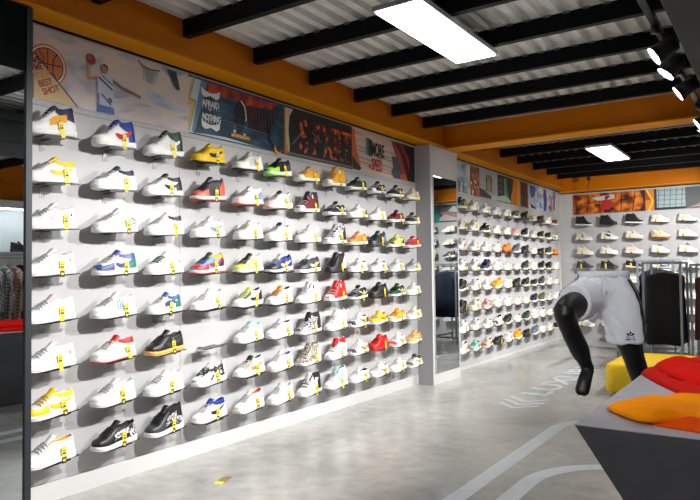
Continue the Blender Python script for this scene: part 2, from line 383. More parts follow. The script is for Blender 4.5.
for k in range(7): a.line([(3.29+.027*k,2.50),(3.29+.027*k,2.485)], .005, 'd9dde0'); a.line([(3.29+.027*k,2.41),(3.29+.027*k,2.385)], .006, 'd9dde0')
a.rect(3.575, 3.79, 2.322, 2.352, '8c661c'); a.text('SKATEBOARDING', 3.58, 2.326, .03, 'f0b43c', sx=.82)
for k in range(8): a.line([(3.9+.035*k, 2.63),(3.9+.035*k, 2.46)], .006, '37546a')
a.lay([(3.16,Z0),(3.5,Z0+.02),(3.8,Z0+.005),(4.0,Z0),(3.16,Z0)], 'a9c4cc'); a.disc(4.12, 2.305, .045, 'e0942c'); a.disc(4.135, 2.33, .045, '14303c'); a.disc(4.1, 2.42, .09, ramp_mat('print_dkteal', [(.4, C3('0c2733')), (.6, C3('1c5062'))], 8))
a.build('printed_banner', 'dark blue skateboarding poster with white skull lettering, second banner above the near shoe wall', group='banners above the near shoe wall')
# --- A3: black and orange
a = Art(PA); a.slab(4.225, 5.25, Z0-.005, 2.7, mat('print_black', C3('15130f'), .45))
a.rect(4.225, 4.245, Z0, 2.685, 'd8a01c'); a.lay([(4.245,2.685),(4.34,2.685),(4.29,2.62),(4.275,2.5),(4.29,2.36),(4.28,Z0),(4.245,Z0)], 'c4b9a8')
a.lay([(4.225,2.40),(4.26,2.36),(4.27,Z0),(4.225,Z0)], 'e07c1c')
for t, u in (('S', 4.42), ('P', 4.60), ('X', 4.75), ('R', 4.93), ('T', 5.07)):
    a.text(t, u, 2.34, .40, graf, sx=.62)
def runner(a, u, v, c, s=1, f=1):
    a.disc(u, v+.12*s, .022*s, c); a.lay([(u-.03*s*f,v+.1*s),(u+.02*s*f,v+.1*s),(u+.03*s*f,v),(u-.03*s*f,v)], c)
    a.line([(u,v),(u+.08*s*f,v-.02*s),(u+.1*s*f,v-.11*s)], .028*s, c); a.line([(u,v),(u-.06*s*f,v-.07*s),(u-.14*s*f,v-.06*s)], .028*s, c)
    a.line([(u,v+.09*s),(u+.07*s*f,v+.04*s),(u+.1*s*f,v+.09*s)], .018*s, c); a.line([(u,v+.09*s),(u-.08*s*f,v+.06*s),(u-.1*s*f,v)], .018*s, c)
runner(a, 4.6, 2.47, '0c0a0a', 1.35, -1); runner(a, 4.88, 2.46, '2a2524', 1.25, -1); a.line([(4.32,2.38),(4.45,2.5)], .008, '8a8a90'); a.line([(4.6,2.53),(4.74,2.46)], .016, '6c5c60')
runner(a, 5.08, 2.44, '0c0a0a', 1.1, 1)
a.rect(4.245, 5.25, Z0, Z0+.022, '6a625c')
a.build('printed_banner', 'black poster with orange graffiti letters and dark runners above the near shoe wall', group='banners above the near shoe wall')
# --- A4: cream
a = Art(PA); a.slab(5.25, 6.545, Z0-.005, 2.7, sand)
a.lay([(5.252,2.685),(5.3,2.685),(5.33,2.5),(5.40,2.33),(5.36,2.3),(5.252,2.42)], 'cf5a1c'); a.lay([(5.252,Z0),(5.252,2.42),(5.33,2.36),(5.42,2.31),(5.38,Z0)], '17120f')
for v, c in ((2.50,'8c6c64'),(2.47,'6c5a58'),(2.40,'8c7a74'),(2.36,'a87a6c')): a.line([(5.35,v+.02),(5.8,v-.005),(6.1,v-.01)], .008, c)
a.lay([(5.5,2.64),(5.6,2.63),(5.6,2.45),(5.5,2.46)], '5c7480'); a.lay([(5.55,2.63),(5.62,2.62),(5.62,2.46),(5.55,2.47)], '0f1c26')
a.text('MORE', 5.60, 2.475, .19, '121014', sx=.50); a.text('THAN', 5.72, 2.448, .034, '3a3438', sx=.8)
a.text('SPEED', 5.60, 2.32, .17, 'c02028', sx=.46); a.disc(5.57, 2.35, .022, 'c02028')
a.lay([(6.0,2.685),(6.53,2.685),(6.53,Z0),(6.2,Z0),(6.13,2.5)], '160a0d')
a.lay([(6.0,2.685),(6.06,2.685),(6.22,2.55),(6.36,2.3),(6.28,Z0),(6.2,2.4),(6.1,2.58)], 'a81820'); a.lay([(6.2,2.67),(6.26,2.67),(6.42,2.5),(6.40,2.40),(6.34,2.52)], 'b81c28'); a.lay([(6.2,2.34),(6.3,2.36),(6.36,Z0),(6.2,Z0)], 'c4601c')
a.lay([(6.02,2.52),(6.12,2.52),(6.2,2.42),(6.2,Z0),(6.05,Z0),(6.0,2.35),(6.04,2.4)], '36424e')
a.build('printed_banner', 'cream poster reading MORE SPEED with red figure, rightmost banner above the near shoe wall', group='banners above the near shoe wall')
# --- B banners
gB = 'banners above the far left shoe wall'
def dots(a, u0, u1, v0, v1, cols, n, r, seed):
    rg = random.Random(seed)
    for _ in range(n): a.disc(rg.uniform(u0,u1), rg.uniform(v0,v1), r*rg.uniform(.6,1.3), rg.choice(cols), n=7)
a = Art(PA); a.slab(7.3, 8.1, 2.29, 2.69, bluew); a.lay([(7.3,2.5),(7.5,2.52),(7.8,2.42),(8.0,2.36),(8.0,2.3),(7.3,2.3)], '6c7078')
for k in range(5): a.disc(7.42+.13*k, 2.41, .022, 'e0e2e4'); a.lay([(7.39+.13*k,2.39),(7.45+.13*k,2.39),(7.46+.13*k,2.31),(7.38+.13*k,2.31)], 'd4d8dc' if k % 2 else 'a8b0b8')
a.build('printed_banner', 'pale blue mountain poster with white figures, first banner beyond the mirror', group=gB)
a = Art(PA); a.slab(8.1, 8.42, 2.29, 2.69, ramp_mat('print_brownorange', [(.35, C3('4a2416')), (.5, C3('9c4a20')), (.65, C3('d08a5c'))], 10)); dots(a, 8.12, 8.4, 2.3, 2.5, ['e8c8a8','e8e0d8','c04a1c'], 14, .022, 3)
a.build('printed_banner', 'narrow rust orange poster, second banner beyond the mirror', group=gB)
a = Art(PA); a.slab(8.42, 9.1, 2.29, 2.69, mat('print_palegrey', C3('a9b2bb'), .45)); a.lay([(8.42,2.42),(8.6,2.40),(8.8,2.34),(9.08,2.36),(9.08,2.3),(8.42,2.3)], '2c2c34'); a.rect(8.85,9.08,2.3,2.36,'c8ccd4')
for u, c in ((8.68,'5c4a2c'),(8.76,'a8842c'),(8.84,'6c3c1c')): a.disc(u, 2.61, .025, '3a2a20'); a.lay([(u-.04,2.59),(u+.04,2.59),(u+.02,2.48),(u+.03,2.40),(u-.03,2.40),(u-.02,2.48)], c)
a.build('printed_banner', 'grey poster with climbing figures, third banner beyond the mirror', group=gB)
a = Art(PA); a.slab(9.1, 9.66, 2.29, 2.69, mat('print_dkgreen', C3('12201c'), .45)); 
for k in range(3): a.rect(9.14+.0*k, 9.3, 2.42+.08*k, 2.48+.08*k, '4c5058')
a.lay([(9.36,2.66),(9.46,2.66),(9.5,2.45),(9.56,2.36),(9.36,2.36)], '4ca08c'); a.lay([(9.1,2.36),(9.4,2.40),(9.64,2.34),(9.64,2.3),(9.1,2.3)], 'a9d4b4')
a.build('printed_banner', 'dark green poster with teal streak, fourth banner beyond the mirror', group=gB)
a = Art(PA); a.slab(9.66, 10.02, 2.29, 2.69, mat('print_orange', C3('e07818'), .45)); a.lay([(9.66,2.685),(9.78,2.685),(9.72,2.5),(9.66,2.42)], '3a2c34'); a.lay([(9.96,2.685),(10.02,2.685),(10.02,2.3),(9.92,2.3)], 'e0b03c')
a.build('printed_banner', 'bright orange poster, fifth banner beyond the mirror', group=gB)
a = Art(PA); a.slab(10.02, 10.5, 2.29, 2.69, ramp_mat('print_dkbrown', [(.4, C3('180f0c')), (.6, C3('5c2c1c'))], 9)); a.rect(10.02,10.08,2.3,2.68,'c8a84c'); a.rect(10.44,10.5,2.3,2.68,'c8ccd4')
a.build('printed_banner', 'dark brown poster, sixth banner beyond the mirror', group=gB)
a = Art(PA); a.slab(10.5, 11.25, 2.29, 2.69, bluew); a.lay([(10.52,2.68),(10.85,2.68),(10.8,2.52),(10.6,2.46)], '2c5ca8'); a.rect(10.93,10.97,2.42,2.6,'b83c34'); a.lay([(10.55,2.38),(10.75,2.34),(10.9,2.30),(10.6,2.30)], '16161c')
a.build('printed_banner', 'blue and white sky poster, seventh banner beyond the mirror', group=gB)
a = Art(PA); a.slab(11.25, 12.0, 2.29, 2.69, bluew); a.lay([(11.27,2.68),(11.42,2.68),(11.45,2.45),(11.4,2.3),(11.27,2.3)], '1c3c9c'); dots(a, 11.55, 11.8, 2.32, 2.6, ['a83c34','c8786c','8c4c5c'], 16, .035, 5); a.lay([(11.85,2.66),(11.93,2.66),(11.9,2.35),(11.82,2.35)], '7c3444')
a.build('printed_banner', 'poster with red figures and a blue stripe, last banner before the corner', group=gB)
# --- C banners
gC = 'banners above the back shoe wall'
a = Art(PC); a.slab(.28, 1.5, 2.27, 2.63, autumn); 
for k in range(7): a.line([(.34+.19*k, 2.28),(.36+.19*k+.03*(k%3-1), 2.62)], .014, '2a1208')
a.lay([(.6,2.56),(1.0,2.60),(1.0,2.52),(.84,2.5),(.7,2.5)], 'cfd0c8')
a.disc(.86,2.54,.03,'8c4c34'); a.lay([(.83,2.57),(.9,2.58),(.93,2.54),(.87,2.55)], '1c100c'); a.lay([(.8,2.51),(.92,2.51),(.95,2.40),(.9,2.29),(.8,2.29),(.79,2.4)], 'c0242c'); a.line([(.9,2.48),(1.0,2.42)], .035, 'c0242c'); a.line([(.82,2.48),(.75,2.40)], .03, 'a81c24'); a.rect(.82,.93,2.28,2.33,'2a1a1c')
a.lay([(1.42,2.63),(1.5,2.63),(1.5,2.27),(1.4,2.27),(1.48,2.42)], '3a1a0c')
a.build('printed_banner', 'orange autumn trees poster with a runner in red on the back wall', group=gC)
a = Art(PC); a.slab(1.5, 1.68, 2.27, 2.63, mat('print_amber2', C3('d8841c'), .45)); a.lay([(1.5,2.63),(1.5,2.45),(1.6,2.45)], 'a84c10'); a.line([(1.52,2.63),(1.62,2.43),(1.55,2.27)], .03, 'f0c04c'); a.rect(1.64,1.68,2.27,2.63,'2c2c2c')
a.build('printed_banner', 'narrow amber chevron poster on the back wall between the trees and the grid', group=gC)
a = Art(PC); a.slab(1.68, 2.12, 2.27, 2.63, mat('print_grid', C3('9fb0b4'), .45))
for k in range(5): a.line([(1.7+.09*k,2.31),(1.72+.09*k,2.63)], .01, '4c5c64')
for k in range(4): a.line([(1.68,2.36+.08*k),(2.12,2.35+.08*k)], .008, '4c5c64')
a.rect(1.68,2.12,2.27,2.31,'1c2426'); a.build('printed_banner', 'pale poster with a window grid on the back wall', group=gC)
a = Art(PC); a.slab(2.12, 3.1, 2.27, 2.63, mat('print_slate', C3('4c5458'), .45)); a.lay([(2.14,2.28),(2.3,2.34),(2.55,2.50),(2.8,2.48),(2.7,2.36),(2.4,2.30)], '9c7c6c'); a.lay([(2.3,2.30),(2.7,2.44),(2.9,2.30)], 'c8b4b0'); a.lay([(2.35,2.55),(2.5,2.6),(2.62,2.5),(2.45,2.46)], 'c8ccd0'); a.lay([(2.5,2.62),(2.75,2.62),(2.7,2.55)], '1c1418')
a.lay([(2.8,2.28),(2.86,2.62),(3.0,2.62),(2.94,2.28)], '2c9c98'); a.build('printed_banner', 'slate grey poster with a sprinting figure and outstretched tan arm on the back wall', group=gC)
a = Art(PC); a.slab(3.1, 5.2, 2.27, 2.63, bluew); a.lay([(3.2,2.3),(3.5,2.6),(3.7,2.6),(3.5,2.3)], '2c9c98'); a.lay([(3.9,2.3),(4.1,2.62),(4.4,2.3)], '2c2440')
a.build('printed_banner', 'pale poster with teal and purple wedges on the back wall, right end', group=gC)

# ------------------------------------------------------------------ sneakers
PAL = dict(white=(.80,.80,.79), cream=(.72,.68,.58), offwhite=(.76,.74,.70), grey=(.36,.36,.37), lgrey=(.58,.58,.59), black=(.013,.013,.015),
    char=(.045,.047,.055), navy=(.007,.012,.06), royal=(.008,.03,.26), blue=(.025,.065,.24), sky=(.14,.34,.66), slate=(.10,.16,.24), teal=(.01,.17,.14), mint=(.45,.75,.65), ltteal=(.35,.62,.62),
    green=(.005,.05,.02), dgreen=(.02,.05,.03), neon=(.30,.80,.03), lime=(.72,.76,.16), olive=(.10,.10,.045), yellow=(.84,.55,.006), gold=(.80,.36,.008), orange=(.82,.23,.02), coral=(.68,.10,.06),
    red=(.56,.008,.008), maroon=(.16,.012,.02), pink=(.78,.42,.40), lpink=(.80,.62,.60), gum=(.75,.42,.10), tan=(.50,.36,.22), beige=(.60,.50,.40), brown=(.15,.07,.03), purple=(.2,.1,.3), lilac=(.6,.58,.75))
def sh(c, kind='up'):
    r = .42 if kind == 'up' else .5
    return mat('shoe_%s_%s' % (kind, c), PAL[c], r)
def camo(name, c1, c2, c3=None, scale=40):
    if name in MATS: return MATS[name]
    m = ramp_mat(name, [(.42, PAL[c1]), (.46, PAL[c2]), (.6, PAL[c3 or c2]), (.62, PAL[c1])], scale, detail=1)
    for n in m.node_tree.nodes:
        if n.type == 'VALTORGB': n.color_ramp.interpolation = 'CONSTANT'
    return m
camo('shoe_camo', 'white', 'black', None, 22); camo('shoe_graf', 'black', 'white', None, 70); camo('shoe_snake', 'beige', 'char', 'cream', 60); camo('shoe_bcamo', 'char', 'lgrey', 'grey', 60); camo('shoe_dots', 'white', 'char', None, 120)
def cm(c, kind='up'):
    return MATS['shoe_'+c] if 'shoe_'+c in MATS else sh(c, kind)
WT = [(0,.009),(.012,.022),(.03,.031),(.06,.039),(.1,.045),(.17,.051),(.26,.054),(.34,.053),(.45,.048),(.58,.042),(.72,.040),(.84,.041),(.92,.037),(.965,.029),(.99,.017),(1,.007)]
HT = {
 'low': [(0,.016),(.03,.028),(.08,.037),(.16,.045),(.26,.056),(.36,.073),(.44,.088),(.5,.096),(.58,.094),(.68,.086),(.8,.086),(.9,.094),(1,.096)],
 'vans': [(0,.014),(.03,.024),(.08,.031),(.16,.036),(.26,.044),(.36,.060),(.45,.074),(.5,.080),(.58,.076),(.68,.066),(.8,.064),(.9,.070),(1,.072)],
 'run': [(0,.018),(.03,.030),(.08,.036),(.16,.042),(.26,.052),(.36,.070),(.46,.088),(.52,.096),(.6,.092),(.7,.084),(.82,.084),(.92,.094),(1,.098)],
 'mid': [(0,.016),(.03,.028),(.08,.037),(.16,.045),(.26,.058),(.36,.080),(.44,.106),(.52,.124),(.6,.126),(.7,.122),(.82,.128),(.92,.138),(1,.138)],
 'high': [(0,.016),(.03,.026),(.08,.032),(.16,.038),(.26,.050),(.36,.074),(.44,.110),(.52,.142),(.6,.150),(.7,.148),(.82,.148),(.92,.150),(1,.148)],
}
SOLE = {'low': [(0,.027),(.3,.029),(1,.033)], 'vans': [(0,.024),(1,.026)], 'run': [(0,.026),(.4,.030),(.8,.042),(1,.046)], 'mid': [(0,.028),(1,.034)], 'high': [(0,.025),(1,.027)]}
TS = [0,.12,.22,.34,.46,.58,.66,.76,.88,1]
class Last:
    def __init__(s, typ, L, puff=1.0): s.t = typ; s.L = L; s.k = L/.30
    def w(s, x): return lerp(WT, x)*s.k
    def H(s, x): return lerp(HT[s.t], x)*s.k
    def z0(s, x): return lerp(SOLE[s.t], x)*s.k
    def spring(s, x): return .010*max(0, (.22-x)/.22)**2*s.k
    def P(s, x, t, side, off=0):
        w = s.w(x)+off; H = s.H(x)+off*.8; a = t*PI/2
        lean = 1.0
        c = (w*max(0, math.cos(a))**.55, H*max(0, math.sin(a))**.85)
        if t < .62: q = t/.62; o = (w*(1-.30*q**1.6), H*q)
        else:
            q = (t-.62)/.38; o = (w*.70*(1-q)**.8, H-(H*.7)*sm(0, .45, q))
        g = sm(.44, .54, x)*(1-sm(.93, .985, x))
        y, z = c[0]*(1-g)+o[0]*g, c[1]*(1-g)+o[1]*g
        # lean the ankle back a little at the heel, pull instep
        ln = (-.5+x)*s.L
        if s.t in ('high', 'mid'): ln += max(0, z-.06)*(.10 if x < .6 else -.06)
        else: ln += -max(0, z-.03)*.08*(1 if x > .85 else 0)
        return Vector((side*y, ln, z+s.z0(x)+s.spring(x)-.002))
    def cap(s, b, x0, x1, m, off=.0016, nx=6, n=12):
        vs = []
        for i in range(nx+1):
            x = x0+(x1-x0)*i/nx
            for j in range(2*n+1): vs.append(s.P(x, j/n if j <= n else 2-j/n, 1 if j <= n else -1, off))
        W = 2*n+1
        b.add(vs, [(i*W+j, (i+1)*W+j, (i+1)*W+j+1, i*W+j+1) for i in range(nx) for j in range(2*n)], m, True)
    def wrap(s, b, x0, t0, t1, m, off=.002, nx=8, nt=4):
        vs = []
        for i in range(2*nx+1):
            sd = 1 if i <= nx else -1; u = i/nx if i <= nx else 2-i/nx; x = x0+(1-x0)*u
            for j in range(nt+1): t = t0+(t1*(.5+.5*u)-t0)*j/nt; vs.append(s.P(x, t, sd, off)+Vector((0, .002*sm(.9,1,u), 0)))
        b.add(vs, [(i*(nt+1)+j, (i+1)*(nt+1)+j, (i+1)*(nt+1)+j+1, i*(nt+1)+j+1) for i in range(2*nx) for j in range(nt)], m, True)
    def patch(s, b, x0, x1, t0, t1, m, off=.0016, nx=8, ntt=4, sides=None, curve=None):
        for sd in (sides or (s.side,)):
            vs = []
            for i in range(nx+1):
                for j in range(ntt+1):
                    x = x0+(x1-x0)*i/nx; ta, tb = t0, t1
                    if curve: ta, tb = curve(i/nx)
                    vs.append(s.P(x, ta+(tb-ta)*j/ntt, sd, off))
            b.add(vs, [(i*(ntt+1)+j, (i+1)*(ntt+1)+j, (i+1)*(ntt+1)+j+1, i*(ntt+1)+j+1) for i in range(nx) for j in range(ntt)], m, True)
SW_LO = [(.98,.40),(.86,.27),(.74,.16),(.62,.08),(.52,.07),(.44,.14),(.40,.28)]
SW_HI = [(.98,.42),(.86,.35),(.74,.29),(.63,.24),(.55,.23),(.48,.26),(.42,.30)]
XS = [0,.012,.03,.06,.1,.15,.2,.26,.32,.38,.44,.48,.52,.58,.65,.72,.79,.86,.91,.95,.975,.99,1]
def make_shoe(root, typ='low', up='white', sole='white', outs=None, toe=None, heel=None, collar=None, lining=None, tongue=None, laces=None, mark=None, markc='black', tagc=True, det=2, L=.292, tagside=1, eyestay=None, dot=None):
    la = Last(typ, L); la.side = tagside; upm = cm(up); xs = XS
    nx = len(xs); T = TS
    def pt(i, j, sd): return la.P(xs[i], T[j], sd)
    # upper & lining from one grid
    full = [(-1, j) for j in range(len(T))] + [(1, j) for j in range(len(T)-2, -1, -1)]
    W = len(full); vs = [la.P(x, T[j], sd) for x in xs for sd, j in full]
    fu, fl = [], []
    for i in range(nx-1):
        for k in range(W-1):
            tmid = (T[full[k][1]]+T[full[k+1][1]])/2; xm = (xs[i]+xs[i+1])/2
            q = (i*W+k, (i+1)*W+k, (i+1)*W+k+1, i*W+k+1)
            (fl if (tmid > .62 and .47 < xm < .965) else fu).append(q)
    fu += [tuple(range(W)), tuple((nx-1)*W+k for k in range(W))]
    b = MB(); b.add(vs, fu, upm, True); b.build('upper', root)
    b = MB(); b.add(vs, fl, cm(lining or collar or up), True); b.build('collar_lining', root)
    # sole
    def sole_mesh(za, zb, wid, m, name, x0=0):
        b = MB(); vs = []; ring = [(1,0),(1.04,.35),(1.03,.8),(.9,1),(-.9,1),(-1.03,.8),(-1.04,.35),(-1,0)]
        for x in xs:
            w = la.w(x)*1.05+.0035; top = la.z0(x)
            for (y, q) in ring:
                z = za(x)+(zb(x)-za(x))*q
                vs.append((y*w*wid, (-.5+x)*L*1.025, z+la.spring(x)))
        n = len(ring)
        fs = [(i*n+k, (i+1)*n+k, (i+1)*n+(k+1) % n, i*n+(k+1) % n) for i in range(nx-1) for k in range(n)]+[tuple(range(n)), tuple((nx-1)*n+k for k in range(n))]
        b.add(vs, fs, m, True); return b.build(name, root)
    sole_mesh(lambda x: .006, la.z0, 1, cm(sole, 'so'), 'midsole')
    sole_mesh(lambda x: 0, lambda x: .008, .985, cm(outs or sole, 'so'), 'outsole')
    if det == 0:
        if heel: b = MB(); la.wrap(b, .78, 0, .6, cm(heel), nx=4, nt=3); b.build('heel_panel', root)
        if toe: b = MB(); la.cap(b, 0, .2, cm(toe), nx=4, n=5); b.build('toe_cap', root)
        if mark: b = MB(); la.patch(b, .45, .9, .15, .3, cm(markc), nx=3, ntt=1, off=.002); b.build('side_mark', root)
    else:
        if toe or typ in ('low', 'mid'):
            b = MB(); la.cap(b, .0, .16 if typ != 'low' else .12, cm(toe or up)); b.build('toe_cap', root)
            if toe and typ in ('low', 'mid', 'run'): b = MB(); la.patch(b, .10, .38, 0, .4, cm(toe), nx=6, off=.0018, curve=lambda u: (0, .5-.1*u)); b.build('mudguard', root)
        if typ in ('low', 'mid', 'run'):
            b = MB(); la.patch(b, .22, .50, .4, .7, cm(eyestay or up), off=.0022, curve=lambda u: (.52-.1*u, .74)); b.build('eyestay', root)
        b = MB(); la.wrap(b, .76, 0, .60, cm(heel or up)); b.build('heel_panel', root)
        if collar:
            b = MB(); la.patch(b, .54, .985, .38, .62, cm(collar), off=.0028, nx=10, curve=(lambda u: (.50-.32*u**.8, .63)) if typ == 'mid' else (lambda u: (.50-.14*u, .63))); b.build('collar_panel', root)
        if mark == 'swoosh':
            b = MB()
            for sd in (tagside,):
                vs = [la.P(x, t, sd, .0042) for x, t in SW_LO]+[la.P(x, t, sd, .0042) for x, t in SW_HI]; n = len(SW_LO)
                b.add(vs, [(i, i+1, n+i+1, n+i) for i in range(n-1)], cm(markc), True)
            b.build('side_swoosh', root)
        elif mark == 'wave':
            b = MB(); la.patch(b, .36, .95, .2, .3, cm(markc), off=.0035, nx=14, curve=lambda u: (.42-.34*math.sin(min(1, u*1.5)*PI/2)+.42*max(0, u-.55), .50-.34*math.sin(min(1, u*1.5)*PI/2)+.42*max(0, u-.55))); b.build('side_stripe', root)
        elif mark == 'three':
            b = MB()
            for k in range(3): la.patch(b, .50+.06*k, .53+.06*k, .08, .5, cm(markc), off=.0035, nx=1, ntt=4)
            b.build('side_stripes', root)
        elif mark == 'star':
            b = MB()
            for sd in (tagside,):
                c0 = [(.62+.05*math.cos(2*PI*k/12), .44+.09*math.sin(2*PI*k/12)) for k in range(12)]
                b.add([la.P(x, t, sd, .004) for x, t in c0], [tuple(range(12))], cm(markc))
            b.build('ankle_patch', root)
        elif mark == 'band':
            b = MB(); la.patch(b, .4, .78, .1, .42, cm(markc), off=.003, nx=6, curve=lambda u: (.1+.15*u, .36+.1*u)); b.build('side_panel', root)
        # tongue
        b = MB(); vs = []; hm = la.H(.5)+la.z0(.5); w = .021*la.k
        path = [(.38, la.H(.38)+la.z0(.38)-.005), (.45, la.H(.45)+la.z0(.45)-.002), (.525, hm+.006), (.575, hm+.018), (.60, hm+.022)]
        if typ == 'high': path = [(.38, la.H(.38)+la.z0(.38)-.004), (.45, la.H(.45)+la.z0(.45)), (.52, hm+.002), (.56, hm+.018)]
        for ii, (x, z) in enumerate(path):
            ww = w*(1, 1.05, 1.25, 1.4, 1.2)[ii]; th = (.008, .012, .020, .022, .014)[ii]*la.k
            for yy, dz in ((-ww,-.006),(-ww*.55,.002),(ww*.55,.002),(ww,-.006),(ww*.5,-.008),(-ww*.5,-.008)): vs.append((yy, (-.5+x)*L+(-.003 if dz > 0 else (.0 if dz > -.007 else th)), z+dz))
        n = 6; k = len(path)
        b.add(vs, [(i*n+j, i*n+(j+1) % n, (i+1)*n+(j+1) % n, (i+1)*n+j) for i in range(k-1) for j in range(n)]+[tuple(range(n)), tuple((k-1)*n+j for j in range(n))], cm(tongue or collar or up), True)
        b.build('tongue', root)
        # laces
        b = MB(); nl = 5 if det == 2 else 4; x1 = .47 if typ != 'high' else .50
        for i in range(nl):
            x = .245+(x1-.245)*i/(nl-1)
            pts = [la.P(x, .6, -1, .004), la.P(x+.008, .8, -1, .006), la.P(x+.012, 1, 1, .007), la.P(x+.008, .8, 1, .006), la.P(x, .6, 1, .004)]
            b.tube(pts, .0032, cm(laces or up), 5)
        if det == 2:
            p = la.P(x1, 1, 1, .012)
            for sd in (1, -1):
                b.tube([p, p+Vector((sd*.016, -.006, .006)), p+Vector((sd*.026, .004, -.004)), p+Vector((sd*.014, .004, -.002)), p], .0022, cm(laces or up), 5)
        b.build('laces', root)
        if dot:
            b = MB(); c = la.P(.8, .3, tagside, .004)
            b.add([la.P(.86+.022*math.cos(2*PI*k/10), .3+.06*math.sin(2*PI*k/10), tagside, .0045) for k in range(10)], [tuple(range(10))], cm(dot)); b.build('heel_dot', root)
    if tagc:
        rg = random.Random(hash((root.location.y, root.location.z)) % 9999) if False else random.Random(int(root.location.y*977+root.location.z*1313))
        x = .66+rg.uniform(-.05, .07); w = la.w(x)+.008; tl = rg.uniform(-.25, .25); y0 = (-.5+x)*L; z = la.z0(x)+.045*la.k
        b = MB(); Mx = Matrix.Translation((tagside*w, y0, z)) @ Matrix.Rotation(tl, 4, 'X')
        b.box(-.0008, .0008, -.014, .014, -.055, .0, tag_y, Mx); b.box(-.001, .001, -.013, .013, -.090, -.055, tag_k if rg.random() < .55 else tag_y, Mx)
        if det: b.box(-.0012, .0012, -.008, .008, -.079, -.066, tag_y, Mx); b.box(.0008, .0013, -.009, .009, -.04, -.03, tag_k, Mx); b.box(.0008, .0013, -.009, .009, -.022, -.018, tag_k, Mx)
        b.tube([(tagside*(w-.004), y0, z+.02), (tagside*w, y0, z)], .0012, tag_y, 4)
        o = b.build('price_tag', root); o['label'] = 'yellow hang tag'
tag_y = mat('tag_yellow', (.86,.66,.05), .5); tag_k = mat('tag_black', (.05,.045,.02), .5)

# shelf: tilted acrylic plate on a wall bracket.  local: wall at x=0, outward +x, along y, top of plate z=0
shelf_meshes = {}
def make_shelf(loc, rotz, label, group, det, toe_sign=-1):
    t = empty('shoe_shelf', loc, (0,0,rotz), label, 'shelf', group)
    key = (det > 0, toe_sign)
    if key not in shelf_meshes:
        s = toe_sign; Mx = Matrix.Rotation(TILT*(-s), 4, 'X')
        b = MB(); b.box(.065, .165, -.08, .08, -.006, -.0005, shelfm, Mx)
        # narrow tail reaching past the heel
        b.box(.115, .14, (.08 if s < 0 else -.152), (.152 if s < 0 else -.08), -.006, -.001, shelfm, Mx); o1 = b.build('plate')
        b = MB(); b.box(.0015, .067, -.008, .008, -.011, -.006, shelfm); b.box(.0015, .005, -.014, .014, -.045, -.006, clearm)
        for y in (-.014, 0, .014): b.box(.0015, .004, y-.001, y+.001, -.07, -.045, clearm)
        o2 = b.build('bracket'); shelf_meshes[key] = (o1.data, o2.data)
        o1.parent = t; o2.parent = t
    else:
        for n, me in zip(('plate', 'bracket'), shelf_meshes[key]):
            o = bpy.data.objects.new(n, me); COL.objects.link(o); o.parent = t
    return t
TILT = math.radians(4.5)
ORD = ['first','second','third','fourth','fifth','sixth','seventh','eighth','ninth','tenth','eleventh','twelfth']
ROWN = ['top','second','third','fourth','fifth','sixth','seventh','bottom']
ROWZ = [2.055,1.792,1.535,1.28,1.025,.765,.508,.252]
def place(wall, col, row, scheme, desc, det, wordcols, wallname, group):
    z = ROWZ[row]; s = dict(scheme)
    if wall == 'A': loc = (0, COLA[col], z); rz = 0; off = Vector((.10, 0, 0))
    elif wall == 'B': loc = (0, 7.52+.398*col, z); rz = 0; off = Vector((.10, 0, 0))
    else: loc = (.49+.417*col, YB, z); rz = 0
    where = '%s row, %s column of the %s' % (ROWN[row], wordcols[col], wallname)
    if wall == 'C':
        make_shelf(loc, -PI/2, 'black shelf plate, '+where, 'black shoe shelves', det, toe_sign=1)
        if s.get('empty'): return
        r = empty('sneaker', (loc[0]+random.uniform(-.01,.01), YB-.115, z+.003), (0, 0, 0), desc+', '+where, 'sneaker', group)
        r.rotation_euler = (Matrix.Rotation(PI/2+random.uniform(-.05,.05), 3, 'Z') @ Matrix.Rotation(TILT, 3, 'X')).to_euler()
        make_shoe(r, det=det, tagside=-1, **s)
    else:
        make_shelf(loc, 0, 'black shelf plate, '+where, 'black shoe shelves', det)
        if s.get('empty'): return
        r = empty('sneaker', (.115, loc[1]-.012+random.uniform(-.006,.006), z+.003), (TILT, 0, random.uniform(-.03,.06)), desc+', '+where, 'sneaker', group)
        make_shoe(r, det=det, **s)
COLA = [2.07,2.48,2.86,3.25,3.66,4.02,4.40,4.80,5.165,5.53,5.90,6.255]
def S(desc, **k): return (desc, k)
A = {}
A[0] = [S('white sneaker with navy collar and gold spot', typ='mid', collar='navy', tongue='navy', lining='navy', mark='band', markc='gold', heel='white', dot='char'),
 S('white sneaker with yellow heel and black lining', collar='yellow', heel='white', tongue='yellow', lining='black', mark='swoosh', markc='yellow'),
 S('white sneaker with faint red side print', up='white', heel='white', dot='black', mark='swoosh', markc='lpink'),
 S('white sneaker with olive lining and cream sole', sole='offwhite', lining='olive', dot='coral', mark='swoosh', markc='lgrey'),
 S('white sneaker with pale pink collar', collar='lpink', lining='grey', mark=None),
 S('plain white sneaker with pink heel tab', lining='pink', heel='white', collar='white', dot='coral'),
 S('white sneaker with yellow toe and side flash', toe='yellow', mark='swoosh', markc='yellow', lining='lgrey', collar='yellow', eyestay='white', laces='yellow'),
 S('white sneaker with golden yellow lining', lining='gold', laces='lgrey')]
